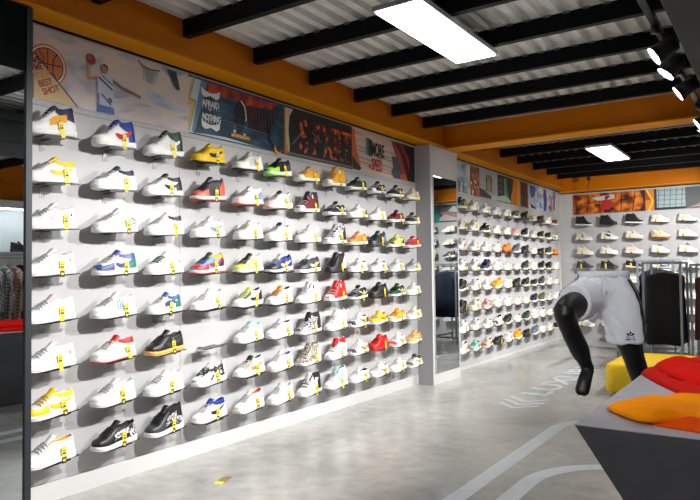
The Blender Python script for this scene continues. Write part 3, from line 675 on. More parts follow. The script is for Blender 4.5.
A[1] = [S('white sneaker with tall royal blue heel', typ='mid', collar='royal', heel='royal', tongue='royal', lining='royal', mark='swoosh', markc='red', eyestay='white'),
 S('white sneaker with navy heel collar', collar='navy', heel='white', lining='navy', mark='swoosh', markc='lgrey'),
 S('white speckled sneaker with small black heel tab', collar='white', lining='black', heel='dots', tongue='lgrey'),
 S('cream sneaker with blue overlays and teal heel', up='offwhite', toe='blue', eyestay='offwhite', collar='blue', heel='teal', lining='lpink', mark='swoosh', markc='blue', sole='offwhite'),
 S('white sneaker with tiny blue side mark', mark='three', markc='sky', lining='white', laces='lgrey'),
 S('white sneaker with red sole and red heel', outs='red', collar='red', tongue='red', lining='red'),
 S('white sneaker with silver grey laces', laces='lgrey', lining='lgrey', dot=None),
 S('black sneaker with white graffiti side print', up='black', toe='black', mark='band', markc='graf', heel='graf', lining='black', laces='char')]
A[2] = [S('white sneaker with tall green heel', typ='mid', collar='green', heel='green', tongue='green', lining='green', mark='swoosh', markc='offwhite'),
 S('white sneaker with black heel and swoosh', collar='black', heel='black', lining='black', mark='swoosh', markc='black'),
 S('white sneaker with black collar patch', collar='black', heel='white', lining='black', tongue='white', mark=None, dot='lgrey'),
 S('cream sneaker with teal and red details', up='offwhite', sole='offwhite', eyestay='cream', laces='teal', tongue='offwhite', collar='cream', dot='red', lining='brown'),
 S('white sneaker with blue band, teal heel', toe='white', mark='band', markc='blue', heel='teal', collar='blue', lining='lgrey', eyestay='white', L=.26),
 S('black sneaker on orange gum sole', up='black', sole='gum', outs='gum', lining='black', toe='black', laces='char', mark='swoosh', markc='char'),
 S('plain white sneaker with pale soles', lining='white', mark=None),
 S('black and white high collared sneaker', typ='mid', up='black', toe='char', sole='white', collar='black', lining='black', laces='black', mark='band', markc='bcamo', heel='bcamo')]
A[3] = [S('bright yellow sneaker with black swoosh', up='yellow', sole='yellow', outs='black', mark='swoosh', markc='black', toe='yellow', lining='gold', typ='run', laces='yellow', heel='yellow'),
 S('dark navy high sneaker on coral sole', typ='mid', up='char', sole='white', outs='coral', toe='coral', heel='coral', lining='black', laces='char'),
 S('white sneaker with light blue heel stripe', mark='swoosh', markc='sky', lining='white'),
 S('blue red yellow running shoe', typ='run', up='sky', sole='white', outs='red', toe='red', mark='swoosh', markc='red', heel='navy', collar='gold', lining='gold', tongue='char', laces='char'),
 S('white running shoe with black toe outsole', typ='run', outs='black', mark='swoosh', markc='lgrey', lining='lgrey'),
 S('empty', empty=True),
 S('black and white camouflage sneaker', typ='run', up='camo', toe='white', eyestay='camo', heel='camo', lining='white', tongue='white', laces='black', mark='band', markc='camo'),
 S('white sneaker with royal blue heel triangle', typ='run', outs='black', collar='royal', tongue='royal', heel='white', lining='royal', mark='swoosh', markc='black')]
A[4] = [S('white and pale grey running shoe', typ='run', up='lgrey', outs='black', toe='white', heel='white', eyestay='white', lining='lgrey'),
 S('white running shoe with coral sole', typ='run', outs='coral', toe='lpink', sole='white', heel='sky', collar='white', dot='coral'),
 S('white low sneaker with yellow black tag', lining='white'),
 S('lime yellow running shoe with black outsole', typ='run', up='lime', outs='black', toe='lime', eyestay='mint', heel='mint', tongue='black', lining='gold', mark='swoosh', markc='white', laces='char', collar='mint'),
 S('black and white running shoe with yellow laces', typ='run', up='white', toe='white', outs='black', eyestay='black', mark='swoosh', markc='black', heel='black', laces='lime', lining='black', tongue='lime'),
 S('white sneaker with turquoise heel tab', lining='ltteal', heel='white', collar='ltteal'),
 S('white running shoe with orange side stripes', typ='run', outs='black', mark='swoosh', markc='orange', eyestay='orange', lining='black', tongue='black', collar='white'),
 S('white running shoe with red heel tab', typ='run', lining='coral', dot='red', laces='lgrey')]
A[5] = [S('black sneaker on neon green sole', typ='run', up='black', sole='white', toe='neon', outs='neon', lining='black', heel='char', laces='black'),
 S('white sneaker with dusty pink toe', typ='run', toe='pink', outs='pink', mark='three', markc='lgrey', tongue='black', heel='grey'),
 S('white sneaker with navy tongue', tongue='navy', lining='navy', heel='white', laces='white', eyestay='white'),
 S('royal blue and black running shoe', typ='run', up='royal', toe='black', outs='black', eyestay='char', mark='swoosh', markc='white', heel='royal', lining='black', tongue='lgrey', laces='white'),
 S('white and grey running shoe with yellow laces', typ='run', outs='black', laces='gold', tongue='gold', mark='swoosh', markc='lgrey', lining='navy', heel='lgrey'),
 S('white sneaker with orange heel accent', dot='orange', tongue='white', lining='maroon'),
 S('blush white sneaker with dark heel tab', up='white', sole='lpink', lining='purple', heel='white'),
 S('white sneaker with cream and yellow heel', heel='cream', lining='cream', dot='gold')]
A[6] = [S('yellow low canvas sneaker', typ='vans', up='gold', sole='white', lining='gold', laces='white', toe='white'),
 S('black and maroon high canvas sneaker', typ='high', up='maroon', sole='white', toe='white', heel='black', collar='black', lining='black', laces='white', tongue='black', mark='star', markc='white'),
 S('white sneaker with grey heel panel', heel='grey', collar='lgrey', lining='char'),
 S('black and grey low sneaker on white sole', up='char', toe='char', sole='white', mark='swoosh', markc='lgrey', lining='black', tongue='lgrey', heel='black'),
 S('white high sneaker with navy dots', typ='high', up='white', lining='navy', mark='star', markc='navy', laces='white', tongue='lilac'),
 S('black camouflage high sneaker on white sole', typ='high', up='bcamo', sole='white', heel='black', collar='black', lining='black', tongue='black', laces='white'),
 S('beige snakeskin high sneaker', typ='high', up='snake', sole='white', heel='beige', lining='olive', laces='white', mark=None),
 S('white and black high sneaker', typ='high', up='white', heel='black', collar='black', lining='black', laces='black', tongue='white', mark='star', markc='black')]
A[7] = [S('golden yellow high canvas sneaker', typ='high', up='gold', sole='white', toe='white', lining='gold', laces='white', mark='star', markc='white'),
 S('black low canvas sneaker with white lines', typ='vans', up='black', sole='white', mark='wave', markc='white', lining='black', laces='white'),
 S('black high sneaker with white lettering print', typ='high', up='graf', sole='white', toe='white', heel='black', lining='black', laces='white'),
 S('all black high knit sneaker', typ='high', up='black', sole='black', heel='lgrey', lining='black', laces='black'),
 S('red high canvas sneaker on white sole', typ='high', up='red', sole='white', toe='white', lining='red', laces='white', mark='star', markc='white'),
 S('cream high sneaker', typ='high', up='offwhite', sole='white', lining='beige', laces='white', toe='white'),
 S('white high sneaker on pale blue sole', typ='high', up='white', sole='lilac', lining='red', collar='red', laces='grey'),
 S('white high sneaker with sea green panel', typ='high', up='white', lining='teal', mark='band', markc='ltteal', tongue='ltteal')]
A[8] = [S('dark olive low sneaker on cream sole', typ='vans', up='dgreen', sole='cream', lining='black', laces='black'),
 S('white low sneaker with red tag', typ='vans', up='white', lining='lgrey', heel='char'),
 S('orange low sneaker on white sole', typ='vans', up='orange', sole='white', lining='black', laces='white'),
 S('light grey low sneaker', typ='vans', up='lgrey', sole='white', lining='char', laces='white'),
 S('black low sneaker with white side stripe', typ='vans', up='black', sole='white', mark='wave', markc='white', lining='black', laces='white', eyestay='black'),
 S('white sneaker with maroon heel, navy toe', typ='vans', up='white', toe='navy', heel='maroon', lining='maroon', mark='wave', markc='black'),
 S('white sneaker with black stripe and pink heel', typ='vans', up='white', toe='char', mark='wave', markc='black', heel='pink', lining='lpink'),
 S('white sneaker with round black heel', typ='vans', up='white', toe='lgrey', lining='black', heel='white', mark='wave', markc='grey')]
A[9] = [S('black sneaker with white stripe, lilac sole', typ='vans', up='black', toe='white', sole='lilac', mark='wave', markc='white', lining='black', laces='white'),
 S('plain white low sneaker', typ='vans', up='white', lining='lgrey'),
 S('chunky black sneaker', typ='run', up='black', sole='char', heel='slate', lining='grey', laces='char'),
 S('light grey sneaker with black heel tab', typ='vans', up='lgrey', sole='white', lining='black', mark='wave', markc='grey'),
 S('solid black low sneaker', typ='low', up='black', sole='black', lining='black', laces='black'),
 S('yellow low sneaker with black stripe', typ='vans', up='yellow', sole='white', mark='wave', markc='black', lining='orange', laces='white'),
 S('solid bright red sneaker', typ='low', up='red', sole='red', lining='red', laces='red'),
 S('white sneaker with grey stripe', typ='vans', up='white', mark='wave', markc='olive', lining='lgrey')]
A[10] = [S('black sneaker with thin yellow stripe', typ='vans', up='black', sole='white', mark='wave', markc='cream', lining='black', laces='white'),
 S('maroon low sneaker on white sole', typ='vans', up='maroon', sole='white', lining='maroon', laces='maroon'),
 S('yellow green sneaker with black heel', typ='vans', up='lime', toe='dgreen', sole='white', heel='black', lining='black', laces='black'),
 S('grey low sneaker with cream side', typ='vans', up='lgrey', toe='grey', heel='beige', sole='white', lining='beige'),
 S('dark green sneaker with white stripe', typ='vans', up='green', sole='white', mark='wave', markc='white', lining='black', laces='black'),
 S('pale yellow low sneaker', typ='vans', up='gold', toe='cream', sole='white', mark='wave', markc='white', lining='gold'),
 S('white sneaker with red stripes', typ='vans', up='white', toe='red', mark='wave', markc='red', lining='lpink', eyestay='red'),
 S('white low sneaker, second from the pier', typ='vans', up='white', lining='white')]
A[11] = [S('beige sneaker with pink collar', typ='vans', up='beige', sole='cream', collar='lpink', lining='coral', laces='white'),
 S('black sneaker with cream stripe', typ='vans', up='black', sole='white', mark='wave', markc='cream', lining='cream', laces='cream', heel='cream'),
 S('red low sneaker on white sole', typ='vans', up='red', sole='white', lining='maroon', laces='white'),
 S('warm grey sneaker on cream sole', typ='vans', up='grey', sole='white', lining='cream', heel='beige', mark='wave', markc='white'),
 S('white sneaker with pale yellow heel', typ='vans', up='offwhite', heel='cream', lining='cream'),
 S('cream sneaker with yellow and tan marks', typ='vans', up='cream', sole='white', mark='wave', markc='gum', lining='gold'),
 S('orange tan sneaker on white sole', typ='vans', up='gum', sole='white', heel='brown', lining='orange', laces='white', mark='wave', markc='white'),
 S('white sneaker with olive black trim', typ='vans', up='white', mark='wave', markc='olive', collar='char', lining='char', toe='olive')]
colsA = ['leftmost','second','third','fourth','fifth','sixth','seventh','eighth','ninth','tenth','eleventh','last']
for c in range(12):
    for r in range(8):
        d, s = A[c][r]
        place('A', c, r, s, d, 2 if c < 6 else 1, colsA, 'near wall', 'sneakers on the near shoe wall')
# far left wall: colour codes per row
def code(k, rg):
    t = rg.choice(['low', 'vans', 'run', 'low'])
    w = dict(lining=rg.choice(['lgrey', 'cream', 'white']), heel=rg.choice([None, None, 'lgrey', 'offwhite', 'char']))
    T = {'W': ('white', dict(up='white', **w)), 'C': ('cream', dict(up='cream', sole='offwhite', heel=rg.choice([None, 'gold']))), 'K': ('black', dict(up='black', sole=rg.choice(['white', 'cream', 'black']), lining='black', heel=rg.choice([None, 'char']))),
     'O': ('olive', dict(up='olive', sole='white')), 'R': ('red', dict(up='red', sole='white')), 'P': ('pink', dict(up='pink', sole='white')), 'N': ('navy', dict(up='navy', sole='white', toe=None)), 'G': ('grey', dict(up='lgrey', sole='white')),
     'S': ('slate blue', dict(up='slate', sole='white')), 'X': ('orange red', dict(up='orange', sole='red', heel='red')), 'Y': ('yellow', dict(up='gold', sole='white')), 'M': ('maroon', dict(up='maroon', sole='white')),
     'T': ('pale teal', dict(up='ltteal', sole='offwhite')), 't': ('white and teal', dict(up='white', outs='black', heel='ltteal', lining='ltteal')), 'D': ('dark green', dict(up='dgreen', sole='cream')),
     'r': ('white with red', dict(up='white', heel='red', lining='red')), 'k': ('black and white', dict(up='white', outs='black', toe='black', heel='black', lining='black')), 'g': ('white and grey', dict(up='white', sole='lgrey', heel='grey')),
     'b': ('white with blue', dict(up='white', heel='blue', lining='blue', mark='x', markc='gold')), 'd': ('charcoal', dict(up='char', sole='white')), 'q': ('black and cream', dict(up='cream', sole='cream', toe='black', heel='black', lining='black')), 'e': ('red and cream', dict(up='cream', toe='red', heel='maroon', lining='red'))}
    d, s = T[k]; s = dict(s); s['typ'] = t
    return d, s
BR = ['DCWWWOKqKWM','eCKWWPNGKKk','gWWWXSKWKdX','WWNWWgDWKKW','KWWYWKKKdWb','KCPgWWWNOGW','WtWkKrDWbWM','rTeKGYKSWCK']
colsB = ['nearest','second','third','fourth','fifth','sixth','seventh','eighth','ninth','tenth','farthest']
rg = random.Random(11)
adj = {'low': 'low sneaker', 'vans': 'canvas sneaker', 'run': 'running shoe'}
for c in range(11):
    for r in range(8):
        d, s = code(BR[r][c], rg)
        place('B', c, r, s, d+' '+adj[s['typ']], 0 if c > 2 else 1, colsB, 'far left wall', 'sneakers on the far left wall')
# back wall
sock = dict(typ='high', up='black', lining='black', laces='black', tagc=False)
CW = [[('black sock sneaker, white sole', dict(sock, sole='white')), ('all black sock sneaker', dict(sock, sole='black')), ('black sock sneaker on white wedge sole', dict(sock, sole='white')), ('white running shoe, grey lines', dict(typ='run', heel='lgrey', mark='three', markc='lgrey')), ('white grey running shoe', dict(typ='run', up='lgrey', toe='white', eyestay='white')), ('white running shoe', dict(typ='run')), ('grey running shoe', dict(typ='run', up='grey'))],
 [('cream knit sneaker with brown mark', dict(typ='run', up='cream', sole='offwhite', mark='three', markc='brown', lining='tan')), ('white sneaker with black side mark', dict(typ='run', mark='band', markc='char', tongue='char', lining='char')), ('cream sneaker with red circle', dict(typ='run', up='offwhite', sole='cream', mark='star', markc='coral')), ('white yellow sneaker on orange sole', dict(typ='run', up='white', sole='gum', outs='orange', heel='grey', tongue='lime', lining='lime', mark='three', markc='gold')), ('chunky cream sneaker', dict(typ='run', up='offwhite', sole='cream')), ('cream sneaker', dict(typ='run', up='cream', outs='black')), ('black cream sneaker', dict(typ='run', up='cream', heel='black'))],
 [('cream sneaker with small eyelets', dict(typ='run', up='cream', sole='offwhite')), ('white sneaker with black laces', dict(typ='low', laces='black', lining='grey', heel='lgrey')), ('white sneaker with faint pink side', dict(typ='low', up='lpink', toe='white', lining='white')), ('white sneaker with navy collar', dict(typ='low', tongue='navy', lining='navy', collar='white')), ('white sneaker with black tongue', dict(typ='low', tongue='black', lining='black')), ('black sneaker', dict(typ='run', up='black')), ('cream sneaker', dict(typ='run', up='cream', sole='gum'))],
 [('dark charcoal knit runner', dict(typ='run', up='char', sole='char', outs='cream', lining='black')), ('black knit runner', dict(typ='run', up='black', sole='char', lining='black', mark='three', markc='char')), ('black runner on tan sole', dict(typ='run', up='black', sole='lpink', outs='tan', lining='black', tongue='black')), ('white sneaker with black collar', dict(typ='low', collar='black', lining='black')), ('white low sneaker', dict(typ='low')), ('white sneaker', dict(typ='run', lining='black')), ('tan sneaker', dict(typ='run', up='tan'))],
 [('cream low sneaker', dict(typ='low', up='cream')), ('grey low sneaker', dict(typ='low', up='lgrey')), ('white low sneaker with grey lining', dict(typ='low', lining='char', mark='swoosh', markc='lgrey')), ('white low sneaker', dict(typ='low')), ('white running shoe', dict(typ='run')), ('black sneaker', dict(typ='low', up='black')), ('grey sneaker', dict(typ='low', up='grey'))]]
for k in range(3): CW.append([('white sneaker' if (i+k) % 3 else 'cream sneaker', dict(typ='low', up='white' if (i+k) % 3 else 'cream', lining=['lgrey','char','white'][(i+k) % 3])) for i in range(7)])
colsC = ['leftmost','second','third','fourth','fifth','sixth','seventh']
for r in range(8):
    for c in range(7):
        d, s = CW[r][c]
        place('C', c, r, s, d, 1 if c < 5 and r < 4 else 0, colsC, 'back wall', 'sneakers on the back wall')

# ------------------------------------------------------------------ floor markings
def stroke(name, pts, w, parent=floor, z=.0012, closed=False):
    """painted stroke of width w along pts (list of xy)"""
    vs = []; n = len(pts)
    for i, p in enumerate(pts):
        a = Vector(pts[max(i-1, 0)]); c = Vector(pts[min(i+1, n-1)]); d = (c-a).normalized(); nn = Vector((-d.y, d.x))
        if 0 < i < n-1:
            d1 = (Vector(p)-a).normalized(); k = max(.5, abs(d1.dot(d))); nn = nn/k
        for s in (1, -1): vs.append((p[0]+nn.x*w/2*s, p[1]+nn.y*w/2*s, z))
    b = MB(); b.add(vs, [(2*i, 2*i+1, 2*i+3, 2*i+2) for i in range(n-1)], line_m)
    return b.build(name, parent)
def arc(cx, cy, r, a0, a1, n=14): return [(cx+r*math.cos(a0+(a1-a0)*i/n), cy+r*math.sin(a0+(a1-a0)*i/n)) for i in range(n+1)]
stroke('painted_line', [(1.92, -2.5), (1.92, 5.2)]+arc(1.92+.45, 5.32, .45, PI, PI/2)+[(6.5, 5.77)], .11)
stroke('painted_line', [(2.17, -2.5), (2.17, 3.8)]+arc(2.17+.62, 3.88, .62, PI, PI/2)+[(6.5, 4.50)], .11)
for k in range(3): stroke('painted_chevron', [(1.145, 6.065+.165*k), (1.345, 5.87+.165*k), (1.535, 6.055+.165*k)], .045)
vs, fs = text_mesh('LUXURY', .40, bold=True)
b = MB(); x0 = 6.54
b.add([(1.44-v.y*.95, x0+v.x*1.62, .0012) for v in vs], fs, line_m); b.build('painted_lettering', floor)
b = MB(); b.box(-.03, .03, -.07, .03, 0, .0015, mat('sticker_brown', (.25,.17,.06), .5)); b.box(-.025, .025, -.12, -.07, 0, .0015, tag_y)
o = b.build('floor_sticker', loc=(.555, 2.96, 0)); o.rotation_euler.z = .3; tag(o, 'small yellow and brown sticker on the floor near the shoe wall', 'sticker')

# ------------------------------------------------------------------ display table
tabm = mat('grey_laminate_lit', (.38,.38,.425), .5, var=.10, vscale=7)  # top's copy of the laminate, lit tone put into the colour
t = empty('display_table', (2.88, 2.29, 0), label='dark grey faceted display table with tapering sides in the right foreground', cat='table')
X1, Y1 = 1.05, 1.72
b = MB(); b.box(0, X1, 0, Y1, .746, .75, tabm); b.build('table_top', t)
b = MB(); tp = [(.0,.0,.746),(X1,0,.746),(X1,Y1,.746),(0,Y1,.746)]; bt = [(.37,.30,0),(X1-.37,.30,0),(X1-.37,Y1-.3,0),(.37,Y1-.3,0)]
b.add(tp+bt, [(0,1,2,3),(7,6,5,4)]+[(i, (i+1) % 4, 4+(i+1) % 4, 4+i) for i in range(4)], mat('grey_laminate_shaded', (.085,.085,.098), .55, var=.12, vscale=7)); b.build('tapered_body', t)  # same laminate made darker: shade on the sides painted into the colour
def cloth(name, outline, z, h, m, label, seed, sleeve=None):
    c = Vector((sum(p[0] for p in outline)/len(outline), sum(p[1] for p in outline)/len(outline)))
    # densify outline with a smooth closed curve
    n = len(outline); pts = []
    for i in range(n):
        p0, p1, p2, p3 = [Vector(outline[(i+k-1) % n]) for k in range(4)]
        for q in range(6):
            u = q/6; pts.append(.5*((2*p1)+(-p0+p2)*u+(2*p0-5*p1+4*p2-p3)*u*u+(-p0+3*p1-3*p2+p3)*u**3))
    N = len(pts); K = 14; b = MB(); vs = [];
    for k in range(K+1):
        f = 1-k/K*1.0; f = f**.8
        for p in pts:
            q = c+(p-c)*f; e = 1-f
            hh = h*(min(1, e/.10))**.5*(.72+.28*sm(0, .6, e))
            w = noise.noise(Vector((q.x*3.2+seed, q.y*7, seed)))*.5+noise.noise(Vector((q.x*9, q.y*14+seed, 2)))*.22
            hh *= 1+1.0*w*sm(0, .25, e)
            hh += .010*abs(noise.noise(Vector((q.x*5+q.y*9, q.y*3-q.x*6, seed*1.7))))*sm(0, .2, e)*3.5
            vs.append((q.x, q.y, max(.001, hh) if k else .0))
    fs = [(k*N+i, k*N+(i+1) % N, (k+1)*N+(i+1) % N, (k+1)*N+i) for k in range(K) for i in range(N)]+[tuple(range(N))[::-1], tuple(K*N+i for i in range(N))]
    b.add([(x-c.x, y-c.y, zz) for x, y, zz in vs], fs, m, True)
    o = b.build(name, loc=(c.x, c.y, z)); return tag(o, label, 'shirt')
redc = mat('red_cotton', (.64,.006,.003), .85, spec=.1, bump=.3, bscale=250); redc2 = mat('red_cotton_dark', (.52,.008,.004), .85, spec=.1, bump=.3, bscale=250)
orac = mat('orange_cotton', (.98,.30,.002), .85, spec=.1, bump=.3, bscale=250); orad = mat('deep_orange_cotton', (.85,.09,.002), .85, spec=.1, bump=.3, bscale=250)
cloth('folded_shirt', [(2.87,3.56),(2.95,3.66),(3.03,3.86),(3.2,3.95),(3.62,3.93),(3.68,3.3),(3.5,2.9),(3.3,2.82),(3.2,2.87),(3.12,3.02),(2.98,3.28)], .7505, .034, redc2, 'dark red shirt lying at the bottom of the pile on the grey table', 3)
cloth('folded_shirt', [(2.93,3.56),(3.0,3.70),(3.08,3.84),(3.25,3.88),(3.55,3.85),(3.6,3.35),(3.48,3.08),(3.3,2.98),(3.18,3.06),(3.04,3.30)], .785, .040, redc, 'bright red crumpled shirt on top of the pile on the grey table', 8)
cloth('folded_shirt', [(2.985,2.53),(3.0,2.58),(3.09,2.72),(3.2,2.83),(3.5,2.82),(3.58,2.5),(3.42,2.36),(3.3,2.345),(3.22,2.37),(3.12,2.40)], .7505, .014, orad, 'deep orange shirt lying flat underneath the bright orange one', 5)
cloth('folded_shirt', [(2.925,2.565),(2.97,2.70),(3.07,2.82),(3.2,2.92),(3.45,2.9),(3.55,2.6),(3.42,2.43),(3.3,2.385),(3.22,2.47),(3.09,2.385),(3.0,2.45)], .762, .027, orac, 'bright orange crumpled shirt on the near corner of the grey table', 12)

# ------------------------------------------------------------------ ottoman
yel = mat('yellow_upholstery', (.92,.60,.006), .6, bump=.1, bscale=120)
def rounded(x0, x1, y0, y1, rs, n=8):
    out = []
    for (cx, cy, a, r) in ((x1-rs[0], y1-rs[0], 0, rs[0]), (x0+rs[1], y1-rs[1], PI/2, rs[1]), (x0+rs[2], y0+rs[2], PI, rs[2]), (x1-rs[3], y0+rs[3], 1.5*PI, rs[3])):
        for i in range(n+1): out.append((cx+r*math.cos(a+PI/2*i/n), cy+r*math.sin(a+PI/2*i/n)))
    return out
t = empty('ottoman', (1.935, 6.88, 0), label='low bright yellow upholstered ottoman on the floor behind the black legs', cat='ottoman')
ol = rounded(0, 1.0, 0, 1.15, (.45, .25, .09, .12)); n = len(ol); b = MB(); vs = []; cx, cy = .5, .55
for z, s in ((.035,.97),(.04,.99),(.07,1),(.26,1),(.295,.99),(.315,.965),(.322,.92),(.326,.5)):
    vs += [(cx+(x-cx)*s, cy+(y-cy)*s, z) for x, y in ol]
b.add(vs, [(k*n+i, k*n+(i+1) % n, (k+1)*n+(i+1) % n, (k+1)*n+i) for k in range(7) for i in range(n)]+[tuple(range(n))[::-1], tuple(7*n+i for i in range(n))], yel, True); b.build('cushion', t)
for x, y in ((.1,.1),(.88,.12),(.15,1.0),(.7,.95)):
    b = MB(); b.tube([(x,y,0),(x,y,.045)], .022, blackpl, 12); b.build('leg', t)

# ------------------------------------------------------------------ mannequin with shorts
O = Vector((2.56, 4.19, 0)); E1 = Vector((.976,.219,0)); E2 = Vector((-.219,.976,0))
def PM(a, c, z): return Vector((a*E1.x+c*E2.x, a*E1.y+c*E2.y, z))
mq = empty('mannequin', (O.x, O.y, 0), label='headless black lower-body mannequin in white shorts with one knee raised', cat='mannequin')
manb = mat('matte_black_figure', (.002,.002,.003), .45, spec=.35)
def blob(parts, m, name, parent, voxel, smooth_it=6, wr=None):
    b = MB()
    for pts, rs in parts:
        # subdivide path smoothly
        P = [Vector(p) for p in pts]; Q = []; Rr = []
        for i in range(len(P)-1):
            p0 = P[max(i-1,0)]; p1 = P[i]; p2 = P[i+1]; p3 = P[min(i+2, len(P)-1)]
            for k in range(5):
                u = k/5; Q.append(.5*((2*p1)+(-p0+p2)*u+(2*p0-5*p1+4*p2-p3)*u*u+(-p0+3*p1-3*p2+p3)*u**3))
                v = u*u*(3-2*u); a, c = rs[i], rs[i+1]
                Rr.append((a[0]+(c[0]-a[0])*v, a[1]+(c[1]-a[1])*v))
        Q.append(P[-1]); Rr.append(rs[-1])
        N = 20; vs = []
        for i, p in enumerate(Q):
            d = (Q[min(i+1, len(Q)-1)]-Q[max(i-1, 0)]).normalized()
            A = E1-d*E1.dot(d); A = A.normalized() if A.length > .2 else d.orthogonal(); Bv = d.cross(A).normalized()
            for k in range(N):
                t = 2*PI*k/N; vs.append(p+A*math.cos(t)*Rr[i][0]+Bv*math.sin(t)*Rr[i][1])
        b.add(vs, [(i*N+k, i*N+(k+1) % N, (i+1)*N+(k+1) % N, (i+1)*N+k) for i in range(len(Q)-1) for k in range(N)]+[tuple(range(N))[::-1], tuple((len(Q)-1)*N+k for k in range(N))], m, True)
    o = b.build(name, parent)
    r = o.modifiers.new('r', 'REMESH'); r.mode = 'VOXEL'; r.voxel_size = voxel; r.use_smooth_shade = True
    s = o.modifiers.new('s', 'SMOOTH'); s.iterations = smooth_it; s.factor = .5
    dg = bpy.context.evaluated_depsgraph_get(); dg.update()
    me = bpy.data.meshes.new_from_object(o.evaluated_get(dg)); o.modifiers.clear(); o.data = me
    if wr:
        me.update(); nn = [v.normal.copy() for v in me.vertices]
        for v, q in zip(me.vertices, nn): v.co += q*wr(v.co)
    me.polygons.foreach_set('use_smooth', [True]*len(me.polygons)); me.materials.clear(); me.materials.append(m)
    me.update(); return o
R_ = lambda a, c=None: (a, c if c else a)
legR = [PM(-.06,.0,1.14), PM(-.085,-.03,1.10), PM(-.15,-.22,1.075), PM(-.212,-.385,1.045), PM(-.185,-.33,.93), PM(-.145,-.255,.82), PM(-.112,-.20,.725), PM(-.105,-.195,.70)]
rR = [R_(.10), R_(.10), R_(.080), R_(.061), R_(.056), R_(.056), R_(.038), R_(.036)]
footR = [PM(-.092,-.165,.715), PM(-.10,-.20,.68), PM(-.118,-.25,.625), PM(-.130,-.275,.575), PM(-.135,-.283,.547)]
fR = [R_(.026), R_(.036,.034), R_(.040,.028), R_(.042,.022), R_(.026,.013)]
legL = [PM(.06,.0,1.14), PM(.085,.0,1.08), PM(.12,.01,.90), PM(.165,.02,.72), PM(.20,.07,.60), PM(.245,.115,.45), PM(.275,.14,.355), PM(.28,.14,.33)]
rL = [R_(.10), R_(.098), R_(.080), R_(.061), R_(.058), R_(.052), R_(.038), R_(.038)]
footL = [PM(.28,.175,.285), PM(.285,.13,.295), PM(.30,.05,.285), PM(.31,-.01,.272), PM(.315,-.045,.268)]
fL = [R_(.028), R_(.034,.034), R_(.040,.028), R_(.042,.020), R_(.03,.014)]
body = [PM(0,0,1.262), PM(0,0,1.20), PM(0,0,1.12), PM(0,0,1.05)]
rB = [R_(.130,.092), R_(.138,.098), R_(.158,.112), R_(.10,.085)]
blob([(legR, rR), (footR, fR), (legL, rL), (footL, fL), (body, rB)], manb, 'body', mq, .008, 4)
b = MB(); N = 28; b.tube([PM(0,0,1.258), PM(0,0,1.268)], [(.132,.094),(.132,.094)], mat('cap_bluegrey', (.13,.17,.20), .5), N)
# orient cap: rebuild as ellipse aligned to the hips
b = MB(); vs = [PM(.134*math.cos(2*PI*k/N), .094*math.sin(2*PI*k/N), z) for z in (1.255, 1.268) for k in range(N)]
b.add(vs, [tuple(range(N))[::-1], tuple(N+k for k in range(N))]+[(k, (k+1) % N, N+(k+1) % N, N+k) for k in range(N)], MATS['cap_bluegrey']); b.build('waist_cap', mq)
shm = mat('white_shorts', (.62,.67,.74), .75, bump=.15, bscale=400)
def wrinkle(p):
    q = Vector((p.dot(E1), p.dot(E2), p.z))
    w = noise.noise(Vector((q.x*16+q.z*4, q.y*6, q.z*5)))*.008+noise.noise(Vector((q.x*10, q.y*10, q.z*26+q.x*30)))*.005
    return w+.002
sl = [PM(.05,0,1.18), PM(.08,.0,1.10), PM(.105,.0,.98), PM(.115,.012,.90), PM(.118,.015,.832)]
rsl = [R_(.11,.11), R_(.118,.118), R_(.116,.118), R_(.113,.118), R_(.112,.118)]
sr = [PM(-.05,0,1.18), PM(-.075,-.02,1.13), PM(-.12,-.12,1.10), PM(-.155,-.22,1.085), PM(-.165,-.255,1.082)]
rsr = [R_(.11,.11), R_(.115,.12), R_(.108,.118), R_(.100,.112), R_(.100,.110)]
ws = [PM(0,0,1.252), PM(0,0,1.21), PM(0,0,1.15), PM(0,0,1.06)]
rws = [R_(.139,.102), R_(.156,.118), R_(.172,.128), R_(.14,.10)]
shorts = blob([(sl, rsl), (sr, rsr), (ws, rws)], shm, 'shorts', mq, .009, 5, wrinkle); shorts['label'] = 'white sports shorts with black side stripes'
b = MB(); N = 60; prf = [(.0,1.222),(.006,1.224),(.007,1.262),(.003,1.266),(-.006,1.264),(-.008,1.24)]
vs = []
for k in range(N):
    a = 2*PI*k/N; g = .0015*math.cos(k*PI)
    for d, z in prf: vs.append(PM((.142+d+g)*math.cos(a), (.106+d+g)*math.sin(a), z))
n = len(prf); b.add(vs, [(k*n+i, ((k+1) % N)*n+i, ((k+1) % N)*n+(i+1) % n, k*n+(i+1) % n) for k in range(N) for i in range(n)], shm, True); b.build('waistband', shorts)
from mathutils.bvhtree import BVHTree
bv = BVHTree.FromPolygons([v.co for v in shorts.data.vertices], [tuple(p.vertices) for p in shorts.data.polygons])
def proj_pt(o, d, off=.003):
    h = bv.ray_cast(o, d)
    return (h[0]-d*off) if h[0] is not None else None
blk = mat('black_print', (.01,.012,.02), .6)
def decal(name, polys, frame, d):
    b = MB()
    for poly in polys:
        pts = [proj_pt(frame(u, v), d) for u, v in poly]
        if all(p is not None for p in pts): b.add(pts, [tuple(range(len(pts)))], blk)
    return b.build(name, shorts)
fr = lambda u, v: PM(.14+u, -.6, .882+v)
leaf = lambda ang, L, W: [(math.sin(ang+s*W)*L*r, math.cos(ang+s*W)*L*r) for s, r in ((0,.15),(-1,.6),(-.75,.85),(-.0,1.05),(.75,.85),(1,.6))]
pl = [leaf(0,.026,.38), leaf(-.98,.025,.42), leaf(.98,.025,.42)]
pl += [[(-.024,-.008),(.024,-.008),(.024,-.005),(-.024,-.005)], [(-.020,-.014),(.020,-.014),(.020,-.011),(-.020,-.011)], [(-.016,.000),(.016,.000),(.010,.003),(-.010,.003)], [(-.026,-.026),(.026,-.026),(.026,-.019),(-.026,-.019)]]
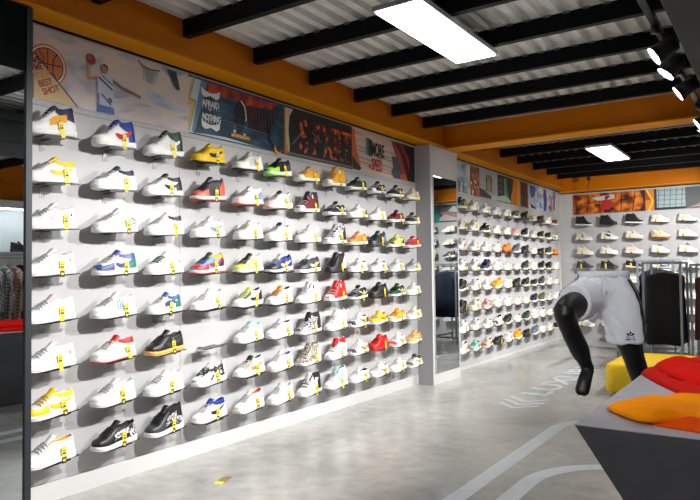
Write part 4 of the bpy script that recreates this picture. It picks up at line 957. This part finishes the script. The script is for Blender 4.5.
o = decal('trefoil_logo', pl, fr, E2)
def strip(name, path, w, d):
    b = MB(); vs = []
    for (o1, dirw) in path:
        for s in (-1, 0, 1):
            p = proj_pt(o1+dirw*(w/2*s), d, .0035); vs.append(p)
    for i in range(len(path)-1):
        for j in range(2):
            q = [vs[i*3+j], vs[i*3+j+1], vs[(i+1)*3+j+1], vs[(i+1)*3+j]]
            if all(x is not None for x in q): b.add(q, [(0,1,2,3)], blk, True)
    return b.build(name, shorts)
for k in range(3):
    path = [(PM(.6, -.055+.035*k+.012*(1.2-z)/.4, z), E2) for z in [1.215-.0145*i for i in range(27)]]
    strip('side_stripe', path, .024, -E1)
DU = Vector((.0,.0,-1)); Dl = (E1*.75+Vector((0,0,-.66))).normalized()
for k in range(3):
    path = []
    for i in range(20):
        u = i/19; c = PM(-.13-.055*u, -.02-.225*u, 1.2-.10*u)
        path.append((c-Dl*.5+PM(0,0,0)+Vector((0,0,.033*(k-1)))*1.0, Vector((0,0,1))))
    strip('side_stripe', path, .017, Dl)
b = MB()
for s in (-1, 1): b.tube([PM(.004*s,-.124,1.235), PM(.010*s,-.142,1.20), PM(.014*s,-.146,1.165), PM(.012*s,-.147,1.13)], .003, shm, 6)
b.build('drawstring', shorts)
b = MB(); ct = PM(.285,.05,0)
b.tube([(ct.x,ct.y,0),(ct.x,ct.y,.24)], .17, mat('plinth_grey', (.25,.25,.26), .5), 40)
o = b.build('plinth', loc=(O.x, O.y, 0)); tag(o, 'round grey plinth under the standing foot of the black mannequin', 'plinth')

# ------------------------------------------------------------------ clothing racks
steel = mat('rack_steel', (.30,.34,.38), .35, metal=.5)
def rack(x0, x1, y0, y1, h, label):
    t = empty('clothing_rack', (x0, y0, 0), label=label, cat='clothing rack'); w, d, r = x1-x0, y1-y0, .014
    for x in (0, w):
        for y in (0, d): b = MB(); b.box(x-r, x+r, y-r, y+r, 0, h, steel); b.build('post', t)
    for z in (h-2*r, .10):
        for q in ((r, w-r, -r, r), (r, w-r, d-r, d+r), (-r, r, r, d-r), (w-r, w+r, r, d-r)):
            b = MB(); b.box(*q, z, z+2*r, steel); b.build('crossbar', t)
    b = MB(); b.tube([(w/2, -r, h-.05), (w/2, d+r, h-.05)], .011, steel, 10); b.box(w/2-.008, w/2+.008, -r, r, h-.06, h-r, steel); b.box(w/2-.008, w/2+.008, d-r, d+r, h-.06, h-r, steel); b.build('hanging_rail', t)
    return t
def garment(loc, rotz, m, label, seed, L=.80, W=.40, sleeves=True, grp='garments on the racks'):
    t = empty('hanging_garment', loc, (0,0,rotz), label, 'garment', grp)   # origin at rail contact
    rg = random.Random(seed); b = MB(); N = 20; vs = []
    rows = [(-.075,.035,.015),(-.085,.08,.022),(-.105,.15,.028),(-.13,W/2-.01,.030),(-.2,W/2-.005,.03),(-.35,W/2-.015,.032),(-.55,W/2,.034),(-.075-L,W/2+.01,.036)]
    for i, (z, w, d) in enumerate(rows):
        for k in range(N):
            a = 2*PI*k/N; f = 1+.35*math.sin(5*a+seed)*min(1, i/5)
            vs.append((w*math.cos(a), d*math.sin(a)*f, z+.006*math.sin(a*3+seed)*(i == 7)))
    b.add(vs, [(i*N+k, i*N+(k+1) % N, (i+1)*N+(k+1) % N, (i+1)*N+k) for i in range(7) for k in range(N)]+[tuple(range(N))[::-1], tuple(7*N+k for k in range(N))], m, True); b.build('body', t)
    if sleeves:
        for s in (-1, 1):
            b = MB(); b.tube([(s*(W/2-.05), 0, -.135), (s*(W/2-.005), .0, -.20), (s*(W/2+.01), .006, -.40), (s*(W/2+.0), .01, -.60)], [.03,.042,.036,.028], m, 10); b.build('sleeve', t)
    b = MB(); b.tube([(0,0,-.08),(0,0,-.035),(.012,0,-.022),(.013,0,-.004),(.0,0,.009),(-.011,0,.002)], .0025, steel, 6); b.tube([(-.12,0,-.115),(0,0,-.075),(.12,0,-.115)], .005, blackpl, 6); b.build('hanger', t)
fab = {k: mat('fabric_'+k, v, .85) for k, v in dict(black=(.004,.004,.005), navy=(.006,.009,.03), char=(.014,.015,.018), olive=(.07,.08,.04), brown=(.09,.03,.02), white=(.5,.5,.5), greyb=(.14,.16,.2)).items()}
rack(1.93, 2.37, 9.2, 9.85, 1.36, 'grey square tube clothing rack with dark garments right of the mannequin')
gl = [('char','charcoal garment at the front of the rack behind the yellow ottoman'),('black','black garment second from the front on the rack behind the ottoman'),('olive','dark olive garment in the middle of the rack behind the ottoman'),('black','black garment fourth from the front on the rack behind the ottoman'),('navy','navy garment fifth from the front on the rack behind the ottoman'),('black','black garment at the rear of the rack behind the ottoman')]
gl[0], gl[1] = (('black', gl[1][1].replace('second from the front', 'foremost')), ('black', gl[1][1]))
for i, (c, l) in enumerate(gl): garment((2.15+(-.015 if i % 2 else .015), 9.26+.105*i, 1.30), .06*(i % 3-1), fab[c], l, i, L=.94, W=.41, sleeves=False)
rack(2.47, 2.97, 9.35, 10.0, 1.33, 'grey clothing rack cut by the right edge of the photo')
for i, c in enumerate(['brown','black','black','char','black','navy']): garment((2.72, 9.42+.1*i, 1.27), 0, fab[c], ['dark brown','black foremost','black middle','charcoal','black rear','navy rear'][i]+' garment on the rack at the right edge', 20+i, L=.84, W=.44, sleeves=False)
rack(1.66, 2.14, 10.35, 11.2, 1.40, 'grey clothing rack furthest back, in front of the back shoe wall')
for i, c in enumerate(['navy','black','navy','greyb','white','white','black']): garment((1.90, 10.4+.12*i, 1.34), 0, fab[c], ['navy jacket foremost','black jacket second','navy jacket third','blue grey shirt in the middle','white shirt fifth','white shirt sixth','black jacket rearmost'][i]+' on the rack furthest back', 40+i, L=.80, W=.42)
b = MB(); b.box(0, .26, 0, .2, .0, .30, mat('carton_grey', (.3,.3,.29), .7)); tag(b.build('carton', loc=(1.62, 9.0, 0), bevel=.004), 'grey carton on the floor left of the clothing rack', 'box')

# ------------------------------------------------------------------ right side of the shop (seen in the mirrors)
def checker(name, c1, c2, sc):
    m = bpy.data.materials.new(name); t_, b_ = nt(m); tc = t_.nodes.new('ShaderNodeTexCoord'); ch = t_.nodes.new('ShaderNodeTexChecker'); ch.inputs['Scale'].default_value = sc
    ch.inputs['Color1'].default_value = c1+(1,); ch.inputs['Color2'].default_value = c2+(1,); mp = t_.nodes.new('ShaderNodeMapping'); mp.inputs['Rotation'].default_value = (0,.785,0)
    t_.links.new(tc.outputs['Object'], mp.inputs['Vector']); t_.links.new(mp.outputs['Vector'], ch.inputs['Vector']); t_.links.new(ch.outputs['Color'], b_.inputs['Base Color']); b_.inputs['Roughness'].default_value = .8; return m
ck1 = checker('pattern_grey', (.62,.64,.67), (.2,.21,.23), 34); ck2 = checker('pattern_rose', (.66,.48,.42), (.35,.2,.17), 34)
rack(4.0, 4.6, 3.55, 4.45, 1.54, 'grey clothing rack with patterned shirts, seen in the left mirror')
for i, (c, l) in enumerate([(ck1,'grey checked shirt seen in the left mirror'),(ck1,'grey checked shirt second on the mirrored rack'),(ck1,'grey checked shirt third on the mirrored rack'),(ck2,'rose checked shirt seen in the left mirror'),(fab['black'],'black shirt seen in the left mirror between patterned ones'),(ck2,'rose checked shirt at the end of the mirrored rack')]):
    garment((4.3, 3.68+.115*i, 1.48), 0, c, l, 60+i, L=.70, W=.44, sleeves=True)
t = empty('display_cabinet', (XR-.02, 5.4, 0), label='white lit display cabinet against the right wall, seen in the left mirror', cat='cabinet')
wl = mat('cabinet_white', (.8,.8,.8), .4)
b = MB(); b.box(-.4, 0, -.9, .9, .0, 1.15, wl); b.box(-.4, 0, -.9, .9, 2.3, 2.42, wl); b.box(-.4, 0, -.9, -.87, 1.15, 2.3, wl); b.box(-.4, 0, .87, .9, 1.15, 2.3, wl); b.box(-.03, 0, -.87, .87, 1.15, 2.3, wl); b.build('carcass', t)
b = MB(); b.box(-.4, -.03, -.87, .87, 1.62, 1.64, wl); b.build('shelf', t)
b = MB(); b.box(-.38, -.34, -.85, .85, 2.285, 2.299, mat('strip_light', (.85,.95,1), .5, emit=14)); b.build('light_strip', t)
r = empty('sneaker', (XR-.25, 5.5, 1.641), (0,0,PI), 'black sneaker inside the white display cabinet on the right', 'sneaker'); make_shoe(r, typ='mid', up='black', sole='black', lining='black', laces='black', tagc=False, det=1)
boxo('trim_6', XR-.06, XR, YN, YB, 2.44, 2.72, amber, kind='structure')

# small security camera hanging from the back beam
t = empty('security_camera', (.69, 11.6, 2.88), label='small black camera hanging on a cable from the far ceiling', cat='camera')
b = MB(); b.tube([(0,0,-.02),(.0,0,.005)], .03, blackpl, 14); b.tube([(0,-.03,-.05),(0,.03,-.04)], .028, blackpl, 14); b.build('camera_body', t)
b = MB(); b.tube([(0,0,-.03),(.01,0,-.10),(-.02,.0,-.16),(-.015,0,-.24)], .006, blackpl, 6); b.build('cable', t)

# ------------------------------------------------------------------ world and colour
w = bpy.data.worlds.new('world'); scn.world = w; w.use_nodes = True
w.node_tree.nodes['Background'].inputs[0].default_value = (.5,.55,.6,1); w.node_tree.nodes['Background'].inputs[1].default_value = .05
vs_ = scn.view_settings; scn.display_settings.display_device = 'sRGB'
vs_.view_transform = 'Standard'; vs_.look = 'None'; vs_.gamma = 1; vs_.exposure = 0.83; vs_.use_curve_mapping = False
